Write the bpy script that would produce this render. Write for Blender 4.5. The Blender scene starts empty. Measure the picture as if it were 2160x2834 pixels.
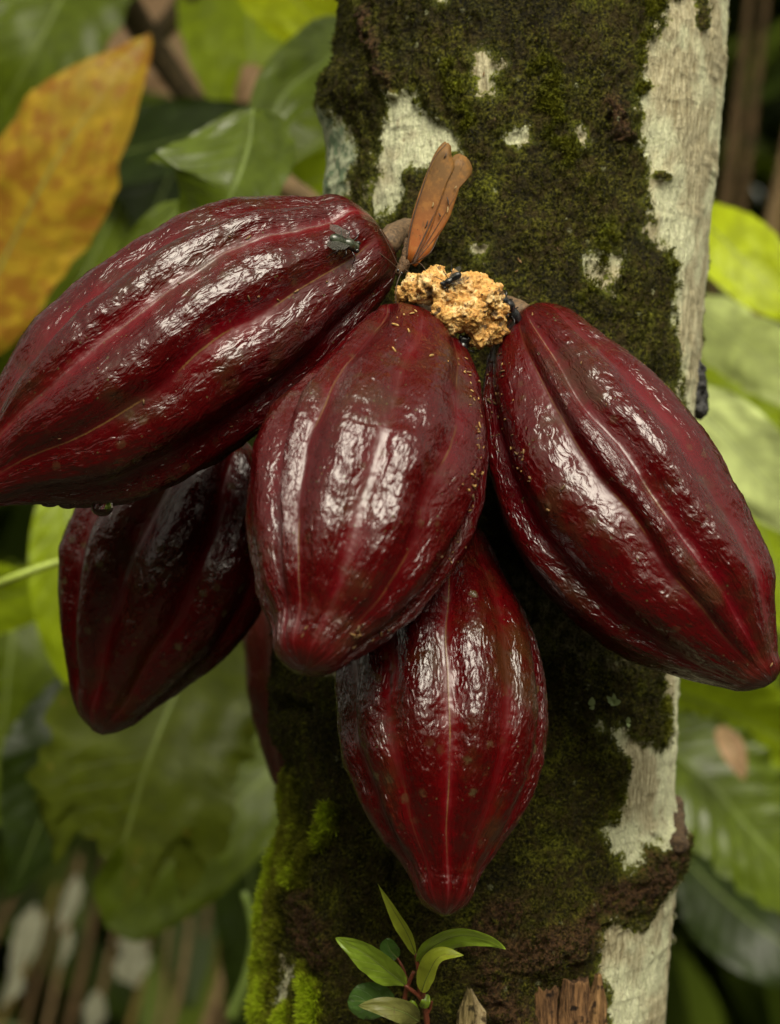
import bpy, bmesh, math, random
import numpy as np
from mathutils import Vector, Matrix, Quaternion
from mathutils.bvhtree import BVHTree

random.seed(7)
rng = np.random.default_rng(11)
scene = bpy.context.scene
col = scene.collection

# ------------------------------------------------------------------ camera
CAM = Vector((0.0, -1.2, 1.3))
cd = bpy.data.cameras.new('camera')
cd.sensor_fit = 'HORIZONTAL'; cd.sensor_width = 36.0; cd.lens = 100.0
cd.clip_start = 0.05; cd.clip_end = 400.0
cd.dof.use_dof = True; cd.dof.focus_distance = 1.135; cd.dof.aperture_fstop = 7.4
cam = bpy.data.objects.new('camera', cd); col.objects.link(cam)
cam.location = CAM; cam.rotation_euler = (math.pi/2, 0, 0)
scene.camera = cam

# ------------------------------------------------------------------ light
SUN_EL, SUN_AZ = math.radians(49), math.radians(12)      # azimuth: to the right of the line behind the camera
sun_dir = Vector((math.sin(SUN_AZ)*math.cos(SUN_EL), -math.cos(SUN_AZ)*math.cos(SUN_EL), math.sin(SUN_EL)))
world = bpy.data.worlds.new('World'); scene.world = world; world.use_nodes = True
wn = world.node_tree; wn.nodes.clear()
wo = wn.nodes.new('ShaderNodeOutputWorld'); wb = wn.nodes.new('ShaderNodeBackground')
sky = wn.nodes.new('ShaderNodeTexSky'); sky.sky_type = 'NISHITA'; sky.sun_disc = False
sky.sun_elevation = SUN_EL; sky.sun_rotation = math.atan2(sun_dir.x, sun_dir.y)
sky.air_density = 1.0; sky.dust_density = 4.0; sky.ozone_density = 1.0
hs = wn.nodes.new('ShaderNodeHueSaturation'); hs.inputs['Saturation'].default_value = 0.22
wt = wn.nodes.new('ShaderNodeMix'); wt.data_type = 'RGBA'; wt.blend_type = 'MULTIPLY'; wt.inputs[0].default_value = 1.0
wt.inputs[7].default_value = (1.0, 0.93, 0.72, 1)                      # warm overcast white
wn.links.new(sky.outputs[0], hs.inputs['Color']); wn.links.new(hs.outputs[0], wt.inputs[6]); wn.links.new(wt.outputs[2], wb.inputs['Color'])
wb.inputs['Strength'].default_value = 0.052
wn.links.new(wb.outputs[0], wo.inputs['Surface'])
sl = bpy.data.lights.new('sun', 'SUN'); sl.energy = 1.5; sl.angle = math.radians(40); sl.color = (1.0, 0.94, 0.81)
sun = bpy.data.objects.new('sun', sl); col.objects.link(sun)
sun.rotation_euler = sun_dir.to_track_quat('Z', 'Y').to_euler(); sun.location = (1.5, -3, 5)
vs = scene.view_settings
vs.view_transform = 'Standard'; vs.look = 'None'; vs.gamma = 1.0; vs.exposure = 1.65; vs.use_curve_mapping = False
scene.render.engine = 'CYCLES'
scene.cycles.use_denoising = True
scene.cycles.max_bounces = 8

# ------------------------------------------------------------------ helpers
K = 0.0002
def P(px, py, y):
    s = 1 + y/1.2
    return Vector(((px-1080)*K*s, y, 1.3 + (1417-py)*K*s))
def proj(V):
    s = 1 + V[:, 1]/1.2
    return 1080 + V[:, 0]/(K*s), 1417 - (V[:, 2]-1.3)/(K*s)

def _h(ix, iy, iz, seed):
    n = (ix*374761393 + iy*668265263 + iz*2147483647*3 + seed*974634721) & 0xFFFFFFFF
    n = ((n ^ (n >> 13))*1274126177) & 0xFFFFFFFF
    n = ((n ^ (n >> 16))*2246822519) & 0xFFFFFFFF
    return ((n ^ (n >> 15)) & 0xFFFFFF)/float(0xFFFFFF)*2 - 1
def vnoise(p, seed=0):
    p = np.asarray(p, dtype=np.float64)
    i = np.floor(p).astype(np.int64); f = p - i
    f = f*f*f*(f*(f*6-15)+10)
    i = i & 0xFFFF
    x, y, z = i[:, 0], i[:, 1], i[:, 2]
    r = 0
    for dx in (0, 1):
        wx = f[:, 0] if dx else 1-f[:, 0]
        for dy in (0, 1):
            wy = f[:, 1] if dy else 1-f[:, 1]
            for dz in (0, 1):
                wz = f[:, 2] if dz else 1-f[:, 2]
                r = r + wx*wy*wz*_h(x+dx, y+dy, z+dz, seed)
    return r
def fbm(p, octv=3, seed=0, gain=0.5):
    p = np.asarray(p); a = 1.0; r = 0; t = 0
    for k in range(octv):
        r = r + a*vnoise(p*(2.03**k) + 17.3*k, seed+k); t += a; a *= gain
    return r/t
def sstep(a, b, x):
    t = np.clip((x-a)/(b-a), 0, 1); return t*t*(3-2*t)

def mesh_np(name, V, F, attrs=None, smooth=True, uv=None):
    V = np.asarray(V, dtype=np.float32); F = np.asarray(F, dtype=np.int32)
    me = bpy.data.meshes.new(name)
    me.vertices.add(len(V)); me.vertices.foreach_set('co', V.ravel())
    k = F.shape[1]
    me.loops.add(F.size); me.loops.foreach_set('vertex_index', F.ravel())
    me.polygons.add(len(F)); me.polygons.foreach_set('loop_start', np.arange(len(F), dtype=np.int32)*k)
    me.update(calc_edges=True)
    me.polygons.foreach_set('use_smooth', np.full(len(F), smooth))
    for a, arr in (attrs or {}).items():
        at = me.attributes.new(a, 'FLOAT', 'POINT'); at.data.foreach_set('value', np.asarray(arr, dtype=np.float32))
    me.update()
    return me
def grid_faces(nu, nv, wrap=False):
    i = np.arange(nu-1)[:, None]; j = np.arange(nv if wrap else nv-1)[None, :]
    j2 = (j+1) % nv
    a = i*nv+j; b = i*nv+j2; c = (i+1)*nv+j2; d = (i+1)*nv+j
    return np.stack([a+0*b, b, c, d+0*b], -1).reshape(-1, 4)

def thing(name, label, cat, loc=(0, 0, 0), group=None):
    o = bpy.data.objects.new(name, None); col.objects.link(o); o.location = loc
    o.empty_display_size = 0.01
    o['label'] = label; o['category'] = cat
    if group: o['group'] = group
    return o
def root_of(o):
    while o.parent: o = o.parent
    return o
def obj(name, me, mt, parent=None, label=None, cat=None, group=None, kind=None):
    """link a mesh given in world coordinates as one object, optionally as a part"""
    o = bpy.data.objects.new(name, me); col.objects.link(o)
    if mt is not None and len(me.materials) == 0: me.materials.append(mt)
    if parent:
        me.transform(Matrix.Translation(-root_of(parent).location)); o.parent = parent
    if label: o['label'] = label
    if cat: o['category'] = cat
    if group: o['group'] = group
    if kind: o['kind'] = kind
    return o

def spline(pts, n):
    """Catmull-Rom through pts (any dimension), n samples"""
    p = np.asarray([list(q) for q in pts], dtype=float)
    d = np.r_[0, np.cumsum(np.linalg.norm(np.diff(p[:, :3], axis=0), axis=1))]
    t = np.linspace(0, d[-1], n)
    m = np.gradient(p, d, axis=0) if len(p) > 2 else np.repeat((p[1:]-p[:1])/max(d[-1], 1e-9), 2, 0)
    k = np.clip(np.searchsorted(d, t, side='right')-1, 0, len(p)-2)
    h = (d[k+1]-d[k])[:, None]; s = ((t-d[k])[:, None])/h
    return (2*s**3-3*s**2+1)*p[k] + (s**3-2*s**2+s)*h*m[k] + (-2*s**3+3*s**2)*p[k+1] + (s**3-s**2)*h*m[k+1]

def tube_np(pts, rad, sides=8, n=None, rough=0, seed=0):
    pts = [Vector(p) for p in pts]
    if n is None: n = max(4, 5*len(pts))
    C = spline(pts, n); R = np.interp(np.linspace(0, 1, n), np.linspace(0, 1, len(rad)), rad)
    T = np.gradient(C, axis=0); T /= np.linalg.norm(T, axis=1)[:, None]+1e-12
    ref = np.array([0.0, 0, 1]) if abs(T[0, 2]) < 0.8 else np.array([1.0, 0, 0])
    A = np.cross(T, ref); A /= np.linalg.norm(A, axis=1)[:, None]+1e-12
    B = np.cross(T, A)
    th = np.linspace(0, 2*math.pi, sides, endpoint=False)
    V = C[:, None, :] + R[:, None, None]*(np.cos(th)[None, :, None]*A[:, None, :] + np.sin(th)[None, :, None]*B[:, None, :])
    V = V.reshape(-1, 3)
    if rough:
        dirn = V - np.repeat(C, sides, 0); dirn /= np.linalg.norm(dirn, axis=1)[:, None]+1e-9
        V = V + dirn*(rough*fbm(V/(np.mean(rad)*0.9), 3, seed))[:, None]
    F = grid_faces(n, sides, True)
    nv = len(V)
    V = np.vstack([V, C[0]-T[0]*R[0]*0.4, C[-1]+T[-1]*R[-1]*0.4])
    cap = []
    for j in range(sides):
        j2 = (j+1) % sides
        cap.append((nv, j2, j, j)); cap.append((nv+1, (n-1)*sides+j, (n-1)*sides+j2, (n-1)*sides+j2))
    return V, F, cap
def tube(name, pts, rad, sides=8, n=None, rough=0, seed=0):
    V, F, cap = tube_np(pts, rad, sides, n, rough, seed)
    me = bpy.data.meshes.new(name)
    me.from_pydata([tuple(v) for v in V], [], [tuple(int(i) for i in f) for f in F] + [tuple(int(i) for i in c[:3]) for c in cap])
    me.polygons.foreach_set('use_smooth', np.full(len(me.polygons), True)); me.update()
    return me

def blob(name, balls, voxel, rough=None, seed=0, smooth_it=4):
    """continuous body from overlapping ellipsoids (centre, (rx,ry,rz), quaternion or None): voxel-remeshed union"""
    bm = bmesh.new()
    for b in balls:
        c, r = b[0], b[1]
        if not hasattr(r, '__len__'): r = (r, r, r)
        M = Matrix.Translation(Vector(c)) @ (b[2].to_matrix().to_4x4() if len(b) > 2 and b[2] else Matrix()) @ Matrix.Diagonal((*r, 1))
        bmesh.ops.create_icosphere(bm, subdivisions=3, radius=1, matrix=M)
    me = bpy.data.meshes.new('tmp'); bm.to_mesh(me); bm.free()
    o = bpy.data.objects.new('tmp', me); col.objects.link(o)
    m = o.modifiers.new('r', 'REMESH'); m.mode = 'VOXEL'; m.voxel_size = voxel; m.use_smooth_shade = True
    s = o.modifiers.new('s', 'SMOOTH'); s.iterations = smooth_it; s.factor = 0.6
    dg = bpy.context.evaluated_depsgraph_get()
    out = bpy.data.meshes.new_from_object(o.evaluated_get(dg)); out.name = name
    bpy.data.objects.remove(o); bpy.data.meshes.remove(me)
    if rough:
        n = len(out.vertices); V = np.empty(n*3); out.vertices.foreach_get('co', V); V = V.reshape(-1, 3)
        N = np.empty(n*3); out.vertices.foreach_get('normal', N); N = N.reshape(-1, 3)
        for amp, freq, ov in rough:
            V = V + N*(amp*fbm(V*freq, ov, seed))[:, None]; seed += 9
        out.vertices.foreach_set('co', V.ravel())
    out.polygons.foreach_set('use_smooth', np.full(len(out.polygons), True)); out.update()
    out.materials.clear()
    return out

# ------------------------------------------------------------------ node helper
class NT:
    def __init__(s, name):
        s.m = bpy.data.materials.new(name); s.m.use_nodes = True
        s.t = s.m.node_tree; s.t.nodes.clear()
        s.out = s.t.nodes.new('ShaderNodeOutputMaterial')
    def node(s, typ, props=None, **ins):
        n = s.t.nodes.new('ShaderNode'+typ)
        for k, v in (props or {}).items(): setattr(n, k, v)
        for k, v in ins.items(): s.put(n, k, v)
        return n
    def put(s, n, k, v):
        k = {'i0': 0, 'i1': 1, 'i2': 2}.get(k, k.replace('_', ' ') if isinstance(k, str) else k)
        sock = n.inputs[k]
        if hasattr(v, 'outputs'): v = v.outputs[0]
        if isinstance(v, bpy.types.NodeSocket): s.t.links.new(v, sock)
        else:
            if isinstance(v, (tuple, list)) and len(v) == 3 and sock.type == 'RGBA': v = (*v, 1)
            sock.default_value = v
    def attr(s, name): return s.node('Attribute', {'attribute_name': name}).outputs['Fac']
    def obj(s): return s.node('TexCoord').outputs['Object']
    def mapped(s, vec, scale, loc=(0, 0, 0)): return s.node('Mapping', Vector=vec, Scale=scale, Location=loc).outputs[0]
    def noise(s, vec, scale, detail=4, rough=0.55, dist=0.0):
        return s.node('TexNoise', Vector=vec, Scale=scale, Detail=detail, Roughness=rough, Distortion=dist).outputs['Fac']
    def voro(s, vec, scale, feature='F1', out='Distance', rand=1.0):
        return s.node('TexVoronoi', {'feature': feature}, Vector=vec, Scale=scale, Randomness=rand).outputs[out]
    def ramp(s, fac, lo, hi, a=0.0, b=1.0):
        return s.node('MapRange', {'interpolation_type': 'SMOOTHSTEP'}, Value=fac, From_Min=lo, From_Max=hi, To_Min=a, To_Max=b).outputs[0]
    def mix(s, fac, a, b, mode='MIX'):
        n = s.node('Mix', {'data_type': 'RGBA', 'blend_type': mode})
        for i, v in ((0, fac), (6, a), (7, b)):
            if hasattr(v, 'outputs'): v = v.outputs[0]
            if isinstance(v, bpy.types.NodeSocket): s.t.links.new(v, n.inputs[i])
            else: n.inputs[i].default_value = (*v, 1) if isinstance(v, (tuple, list)) and len(v) == 3 else v
        return n.outputs[2]
    def math(s, op, a, b=0.0, clamp=False):
        n = s.node('Math', {'operation': op, 'use_clamp': clamp}); s.put(n, 0, a); s.put(n, 1, b); return n.outputs[0]
    def bump(s, h, strength, dist, normal=None):
        n = s.node('Bump', Height=h, Strength=strength, Distance=dist)
        if normal is not None: s.put(n, 'Normal', normal)
        return n.outputs[0]
    def bsdf(s, **ins):
        n = s.node('BsdfPrincipled', **ins); return n
    def done(s, sh, disp=None):
        s.t.links.new(sh.outputs[0] if hasattr(sh, 'outputs') else sh, s.out.inputs['Surface']); return s.m
    # 'put' handles integer sockets
def simple(name, colr, rough=0.5, vary=0.25, scale=400, bump=0.0, spec=0.5):
    n = NT(name); o = n.obj(); f = n.noise(o, scale, 4)
    c = n.mix(n.ramp(f, 0.3, 0.7), tuple(x*(1-vary) for x in colr), tuple(min(1, x*(1+vary)) for x in colr))
    b = n.bsdf(Base_Color=c, Roughness=rough, Specular_IOR_Level=spec)
    if bump: n.put(b, 'Normal', n.bump(f, bump, 0.001))
    return n.done(b)
# ------------------------------------------------------------------ ground
def mat_ground():
    n = NT('forest_soil'); o = n.obj(); f = n.noise(o, 6, 6); g = n.noise(o, 60, 4)
    c = n.mix(n.ramp(f, .35, .65), (.030, .022, .012), (.055, .042, .020)); c = n.mix(n.ramp(g, .5, .7), c, (.075, .055, .028))
    return n.done(n.bsdf(Base_Color=c, Roughness=.9, Normal=n.bump(g, .8, .02)))
gx = np.linspace(-1, 1, 121); gx = np.sign(gx)*(np.abs(gx)**2.2)*120
GX, GY = np.meshgrid(gx, gx, indexing='ij')
GV = np.stack([GX.ravel(), GY.ravel(), 0*GX.ravel()], 1)
GV[:, 2] = 0.05*fbm(GV*1.3, 3, 5)*np.clip(np.hypot(GV[:, 0], GV[:, 1])/0.6, 0, 1) - 0.02
obj('ground', mesh_np('ground', GV, grid_faces(121, 121)[:, ::-1]), mat_ground(), kind='structure')

# ------------------------------------------------------------------ cacao tree: trunk
TY = 0.13
def tab(v, xs, ys): return np.interp(v, xs, ys)
L_PY = [-3000, 0, 540, 1000, 1700, 1850, 2100, 2450, 2834, 6000]
L_PX = [1180, 945, 905, 871, 778, 768, 752, 730, 708, 600]
R_PY = [-3000, 0, 200, 400, 600, 800, 1000, 1870, 2100, 2450, 2834, 6000]
R_PX = [2130, 2010, 2004, 1988, 1966, 1948, 1935, 1876, 1868, 1862, 1840, 1780]
def poly_sd(px, py, poly):
    """signed distance (negative inside) of points to a polygon, in photo pixels"""
    d = np.full(px.shape, 1e9); ins = np.zeros(px.shape, bool)
    n = len(poly)
    for i in range(n):
        x0, y0 = poly[i]; x1, y1 = poly[(i+1) % n]
        ex, ey = x1-x0, y1-y0; t = np.clip(((px-x0)*ex+(py-y0)*ey)/(ex*ex+ey*ey+1e-9), 0, 1)
        d = np.minimum(d, np.hypot(px-x0-t*ex, py-y0-t*ey))
        if y0 != y1:
            c = ((y0 > py) != (y1 > py)) & (px < (x1-x0)*(py-y0)/(y1-y0)+x0); ins ^= c
    return np.where(ins, -d, d)
def line_d(px, py, pts):
    d = np.full(px.shape, 1e9)
    for (x0, y0), (x1, y1) in zip(pts[:-1], pts[1:]):
        ex, ey = x1-x0, y1-y0; t = np.clip(((px-x0)*ex+(py-y0)*ey)/(ex*ex+ey*ey+1e-9), 0, 1)
        d = np.minimum(d, np.hypot(px-x0-t*ex, py-y0-t*ey))
    return d
PALE = [
 [(1855,-200),(1845,60),(1800,110),(1785,180),(1800,230),(1762,270),(1775,330),(1770,400),(1795,470),(1790,560),(1812,610),(1785,650),(1850,690),(1865,740),(1868,900),(1875,1000),(1900,1500),(1840,1780),(1838,1880),(1850,1960),(1840,2040),(1815,2095),(1785,2050),(1722,2008),(1705,2040),(1740,2110),(1735,2190),(1710,2270),(1665,2290),(1690,2340),(1725,2400),(1765,2368),(1800,2345),(1850,2325),(1866,2300),(2300,2300),(2300,-200)],
 [(2300,2395),(1880,2405),(1860,2440),(1848,2480),(1800,2530),(1780,2575),(1720,2560),(1675,2560),(1668,2640),(1655,2690),(1690,2720),(1690,3000),(2300,3000)],
 [(1080,262),(1150,270),(1172,320),(1240,360),(1285,410),(1225,430),(1180,470),(1120,470),(1115,530),(1090,580),(1050,600),(1020,560),(1045,500),(1052,460),(1065,400),(1070,330)],
 [(868,318),(905,302),(960,368),(996,430),(975,480),(955,545),(900,560),(860,450)],
 [(1310,150),(1350,140),(1388,190),(1372,250),(1340,265),(1312,220)],
 [(1400,355),(1440,350),(1458,380),(1430,408),(1400,392)],
 [(1598,352),(1620,370),(1624,415),(1600,392)],
 [(1612,722),(1648,712),(1660,690),(1690,700),(1722,708),(1712,740),(1690,760),(1682,802),(1650,790),(1622,772)],
 [(1312,690),(1340,692),(1338,725),(1318,732)],
 [(895,1850),(960,1800),(975,1880),(935,1880)],
 [(795,2650),(815,2680),(795,2740),(775,2860),(742,2860),(758,2740)],
 [(1205,-30),(1250,-40),(1230,12),(1210,8)],
 [(1640,2000),(1660,1990),(1668,2020),(1650,2025)],
]
BRIGHT = [([(778,2180),(788,2270),(800,2350),(790,2420),(765,2490),(740,2600),(722,2720),(705,2860)], 54),
          ([(800,2400),(860,2350),(905,2310),(945,2250)], 24), ([(880,2340),(900,2290)], 12),
          ([(850,2690),(880,2740),(870,2860)], 26), ([(800,2800),(815,2860)], 24), ]
SOFTB = [([(1800,20),(1845,-40)], 40),
          ([(1790,90),(1770,150),(1775,240)], 14), ([(1840,690),(1862,760),(1866,900)], 12), ([(1715,2190),(1700,2260)], 18),
          ([(1825,1900),(1840,1960),(1815,2070)], 12), ([(1690,620),(1620,850)], 26), ([(1250,180),(1300,330)],30), ([(1500,200),(1560,420)],40)]
BROWN = [([(1870,2330),(1790,2400),(1760,2470),(1700,2500)], 55), ([(1650,2560),(1560,2620),(1440,2640)], 60), ([(1400,2520),(1330,2600)], 50), ([(820,2500),(900,2650)], 45),
         ([(1020,30),(1090,260)], 20), ([(1700,280),(1720,360)], 30), ([(1350,2700),(1420,2834)], 50)]
DARKSPOT = [([(1938,-20),(1945,30),(1940,62)], 17), ([(1822,485),(1842,492)], 14)]

fine = np.linspace(-math.pi-0.35, 0.35, 400)
back = np.linspace(0.35, math.pi-0.35, 44)[1:-1]
TH = np.r_[fine, back]
zf = np.linspace(0.955, 1.655, 660)
ZS = np.r_[np.linspace(-0.04, 0.95, 60), zf, np.linspace(1.665, 2.45, 60)]
TT, ZZ = np.meshgrid(TH, ZS)          # rows z, columns theta
TTf, ZZf = TT.ravel(), ZZ.ravel()
sT = 1 + TY/1.2
PYf = 1417 - (ZZf-1.3)/(K*sT)
lx, rx = tab(PYf, L_PY, L_PX), tab(PYf, R_PY, R_PX)
CX = ((lx+rx)/2-1080)*K*sT; RR = (rx-lx)/2*K*sT*0.996
RR = RR + np.clip(0.35-ZZf, 0, 1)**2*0.5                   # root flare
# lumps that only the left flank has
dl = tab(PYf, [180, 235, 300, 360, 430, 1700, 1850, 1950, 2040, 2110, 2250, 2350, 2450, 2700], [0, 38, 44, 20, 4, 0, 0, 2, -14, -58, -60, -46, -28, -16])
RR = RR + dl*K*sT*np.clip(-np.cos(TTf), 0, 1)**3
V0 = np.stack([CX+RR*np.cos(TTf), TY+RR*np.sin(TTf), ZZf], 1)
NR = np.stack([np.cos(TTf), np.sin(TTf), 0*TTf], 1)
px, py = proj(V0)
front = sstep(0.12, -0.12, np.sin(TTf)+0.05)
# wobble the outlines of patches
wob = np.stack([fbm(V0*70, 3, 21), fbm(V0*70, 3, 31)], 1)*26 + np.stack([fbm(V0*300, 2, 41), fbm(V0*300, 2, 51)], 1)*9
qx, qy = px+wob[:, 0], py+wob[:, 1]
sd = np.full(len(V0), 400.0)
for p in PALE: sd = np.minimum(sd, poly_sd(qx, qy, p))
back_sd = 60*fbm(V0*np.array([9, 9, 5]), 3, 77)
inframe = sstep(-260, -60, py)*sstep(3100, 2900, py)
sd = np.where(np.cos(TTf) > 0.9, np.minimum(sd, 30), sd)
pale_sd = np.clip(sd*front*inframe + back_sd*(1-front*inframe), -60, 60)
for ln, w in DARKSPOT: pale_sd = np.maximum(pale_sd, np.clip((w-line_d(px+wob[:, 0]*.3, py+wob[:, 1]*.3, ln))*4, -60, 60)*front)
bright = np.zeros(len(V0))
for ln, w in BRIGHT: bright = np.maximum(bright, sstep(w*1.25, w*0.5, line_d(qx, qy, ln)))
bright *= sstep(-.25, .25, fbm(V0*190, 3, 131)+.30)*(.55+.45*sstep(-.3, .3, fbm(V0*45, 2, 141)))
for ln, w in SOFTB: bright = np.maximum(bright, .30*sstep(w*1.6, w*0.3, line_d(qx, qy, ln))*sstep(-.2, .3, fbm(V0*150, 3, 151)))
bright *= front
brown = np.zeros(len(V0))
for ln, w in BROWN: brown = np.maximum(brown, sstep(w*1.35, w*0.55, line_d(qx, qy, ln)))
brown *= front
lich = sstep(14, -10, poly_sd(qx, qy, PALE[3]))*front
thin = np.zeros(len(V0))                                            # thinly overgrown bark under the right pod
for poly in ([(1380,1560),(1560,1660),(1760,1830),(1700,1850),(1560,1780),(1420,1790),(1330,1700)], [(900,1600),(1000,1780),(960,1900),(860,1850)]):
    thin = np.maximum(thin, sstep(40, -30, poly_sd(qx, qy, poly)))
moss = sstep(-8, 10, pale_sd)
stretch = np.array([1, 1, .36])
d = 0.0011*fbm(V0*np.array([420, 420, 95]), 3, 3)*(1-moss)          # grain of the bare bark
d += 0.0016*fbm(V0*np.array([60, 60, 40]), 2, 8)
d += 0.0012*np.clip(fbm(V0*np.array([30, 30, 190]), 2, 14), 0, 1)*(1-moss)
lump = .7*fbm(V0*170*stretch, 3, 61) + .5*fbm(V0*62*np.array([1, 1, .6]), 2, 66)
d += moss*(0.0016 + 0.0040*lump + 0.0022*np.abs(fbm(V0*330, 2, 91)) + 0.0011*fbm(V0*700, 2, 99))
d += bright*(0.0032 + 0.002*fbm(V0*240, 2, 101)) + brown*(0.003+0.004*fbm(V0*200, 3, 111)) + lich*0.002
for (gx0, gy0, gr, ga) in ((800,1900,46,.004),(800,2010,40,.004),(806,1950,22,-.009),(845,1965,20,-.008),(1882,2318,34,.006),(1800,2420,80,.004),(1838,490,22,.003),(1838,490,8,-.006),(860,330,60,.003),(1890,2240,25,.003),(1560,2620,60,.005),(1300,1500,120,-.004)):
    d += ga*np.exp(-((px-gx0)**2+(py-gy0)**2)/(gr*gr))*front
V1 = V0 + NR*d[:, None]
trunk_me = mesh_np('trunk', V1, grid_faces(len(ZS), len(TH), True), {'pale': pale_sd/60, 'bright': bright, 'brown': brown, 'lich': lich, 'thin': thin, 'lump': lump})
trunk_bvh = BVHTree.FromPolygons([tuple(v) for v in V1[::1]], [tuple(f) for f in grid_faces(len(ZS), len(TH), True)])

def mat_trunk():
    n = NT('mossy_bark'); o = n.obj()
    pale, bright, brown, lich = n.attr('pale'), n.attr('bright'), n.attr('brown'), n.attr('lich')
    fine = n.noise(o, 620, 5, .65); med = n.noise(o, 130, 5, .6); big = n.noise(o, 24, 3)
    grain = n.noise(n.mapped(o, (1, 1, .16)), 520, 5, .7)
    crack = n.voro(n.mapped(o, (1, 1, .3)), 260, 'DISTANCE_TO_EDGE')
    # pale bark
    bk = n.mix(n.ramp(grain, .30, .66), (.24, .20, .10), (.62, .57, .37))
    bk = n.mix(n.ramp(big, .44, .60), bk, n.mix(n.ramp(fine, .3, .7), (.54, .56, .33), (.80, .81, .56)))
    bk = n.mix(n.ramp(med, .60, .74), bk, (.27, .21, .12))
    bk = n.mix(n.ramp(crack, .05, .0, 0, .45), bk, (.12, .09, .05))
    # moss crust
    ms = n.mix(n.ramp(fine, .40, .66), (.005, .0045, .0008), (.125, .118, .010))
    ms = n.mix(n.ramp(med, .44, .60, 0, .8), ms, (.040, .027, .006))
    ms = n.mix(n.ramp(n.noise(o, 45, 4), .54, .68, 0, .8), ms, n.mix(n.ramp(fine, .38, .65), (.025, .028, .001), (.17, .18, .012)))
    ms = n.mix(n.ramp(n.noise(o, 30, 5, .65), .50, .60, 0, .75), ms, n.mix(n.ramp(fine, .42, .66), (.003, .0028, .0006), (.045, .035, .006)))
    th = n.attr('thin')
    ms = n.mix(n.math('MULTIPLY', th, n.ramp(med, .38, .58)), ms, n.mix(n.ramp(grain, .35, .65), (.09, .08, .035), (.26, .23, .12)))
    br = n.mix(n.ramp(fine, .35, .7), (.022, .012, .005), (.12, .062, .025))
    ms = n.mix(n.math('MULTIPLY', brown, n.ramp(med, .32, .5)), ms, br)
    ms = n.mix(bright, ms, n.mix(n.ramp(fine, .3, .7), (.08, .115, .003), (.40, .50, .014)))
    lc = n.mix(n.ramp(med, .40, .58), (.15, .22, .12), (.48, .52, .34))
    bk = n.mix(lich, bk, lc)
    edge = n.math('ADD', pale, n.math('MULTIPLY', n.math('SUBTRACT', fine, .5), 1.3))
    edge = n.math('ADD', edge, n.math('MULTIPLY', n.math('SUBTRACT', med, .5), 1.5))
    m = n.ramp(edge, -.10, .10)
    fringe = n.math('MULTIPLY', n.ramp(edge, .62, .12), n.ramp(med, .36, .58))
    ms = n.mix(n.math('MULTIPLY', fringe, .75), ms, n.mix(n.ramp(fine, .38, .64), (.035, .045, .003), (.21, .24, .018)))
    dots = n.math('MULTIPLY', n.ramp(n.voro(o, 95), .20, .12), n.math('MULTIPLY', n.ramp(n.noise(o, 40, 2), .56, .66), n.ramp(fine, .40, .52)))
    ms = n.mix(dots, ms, (.34, .35, .19))
    c = n.mix(m, bk, ms)
    h = n.math('ADD', n.math('MULTIPLY', fine, n.ramp(m, 0, 1, .35, 1.0)), n.math('MULTIPLY', grain, n.ramp(m, 0, 1, .9, .0)))
    b = n.bsdf(Base_Color=c, Roughness=n.ramp(m, 0, 1, .72, .62), Specular_IOR_Level=n.ramp(m, 0, 1, .25, .18), Normal=n.bump(h, 1.0, .004))
    return n.done(b)
tree = thing('cacao_tree', 'mossy cacao tree trunk with pale lichen bark along its right side', 'tree', (CX[0], TY, 0))
trunk = obj('trunk', trunk_me, mat_trunk(), tree)

# moss: tiny leafy shoots growing out of the crust (too many to count)
def mat_moss():
    n = NT('moss_shoots'); t = n.attr('tint')
    c = n.mix(n.ramp(t, 0, .5), (.016, .016, .001), (.15, .155, .012)); c = n.mix(n.ramp(t, .5, 1), c, (.44, .58, .018))
    b = n.bsdf(Base_Color=c, Roughness=.6, Specular_IOR_Level=.15); tr = n.node('BsdfTranslucent', Color=c)
    mx = n.node('MixShader'); n.put(mx, 0, .25); n.put(mx, 1, b); n.put(mx, 2, tr)
    return n.done(mx)
vis = (front > .3) & (ZZf > .965) & (ZZf < 1.65)
wgt = vis*moss*(0.25+1.1*np.clip(lump+.25, 0, 1)) + vis*bright*8
wgt = np.clip(wgt, 0, None); wgt /= wgt.sum()
NTUFT = 120000
idx = rng.choice(len(V1), NTUFT, p=wgt)
base = V1[idx] + rng.normal(0, .0006, (NTUFT, 3)); nr = NR[idx]; bb = bright[idx]
tv, tf, tt = [], [], []
per = 3
for k in range(per):
    u = rng.normal(0, .75, (NTUFT, 3)); dirn = nr*0.9 + u + np.array([0, 0, .25]); dirn /= np.linalg.norm(dirn, axis=1)[:, None]
    ln = (0.0008+0.0012*rng.random(NTUFT))*(1+bb*3.2)
    side = np.cross(dirn, rng.normal(0, 1, (NTUFT, 3))); side /= np.linalg.norm(side, axis=1)[:, None]+1e-9
    w = (0.00022+0.00022*rng.random(NTUFT))*(1+bb*.9)
    tv.append(np.stack([base-side*w[:, None]-nr*.0003, base+side*w[:, None]-nr*.0003, base+dirn*ln[:, None]], 1))
    ti = np.clip(.08 + .42*rng.random(NTUFT)**1.8*(0.5+0.9*np.clip(fbm(base*40, 2, 5)+.4, 0, 1)) + bb*(.55+.4*rng.random(NTUFT)), 0, 1)*(1-.4*brown[idx])
    tb = ti*(.45+.4*bb); tt.append(np.stack([tb, tb, ti], 1))
MV = np.stack(tv, 1).reshape(-1, 3); MT = np.stack(tt, 1).ravel()
obj('moss', mesh_np('moss', MV, np.arange(len(MV)).reshape(-1, 3), {'tint': MT}, smooth=False), mat_moss(), tree, kind='stuff')
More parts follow.
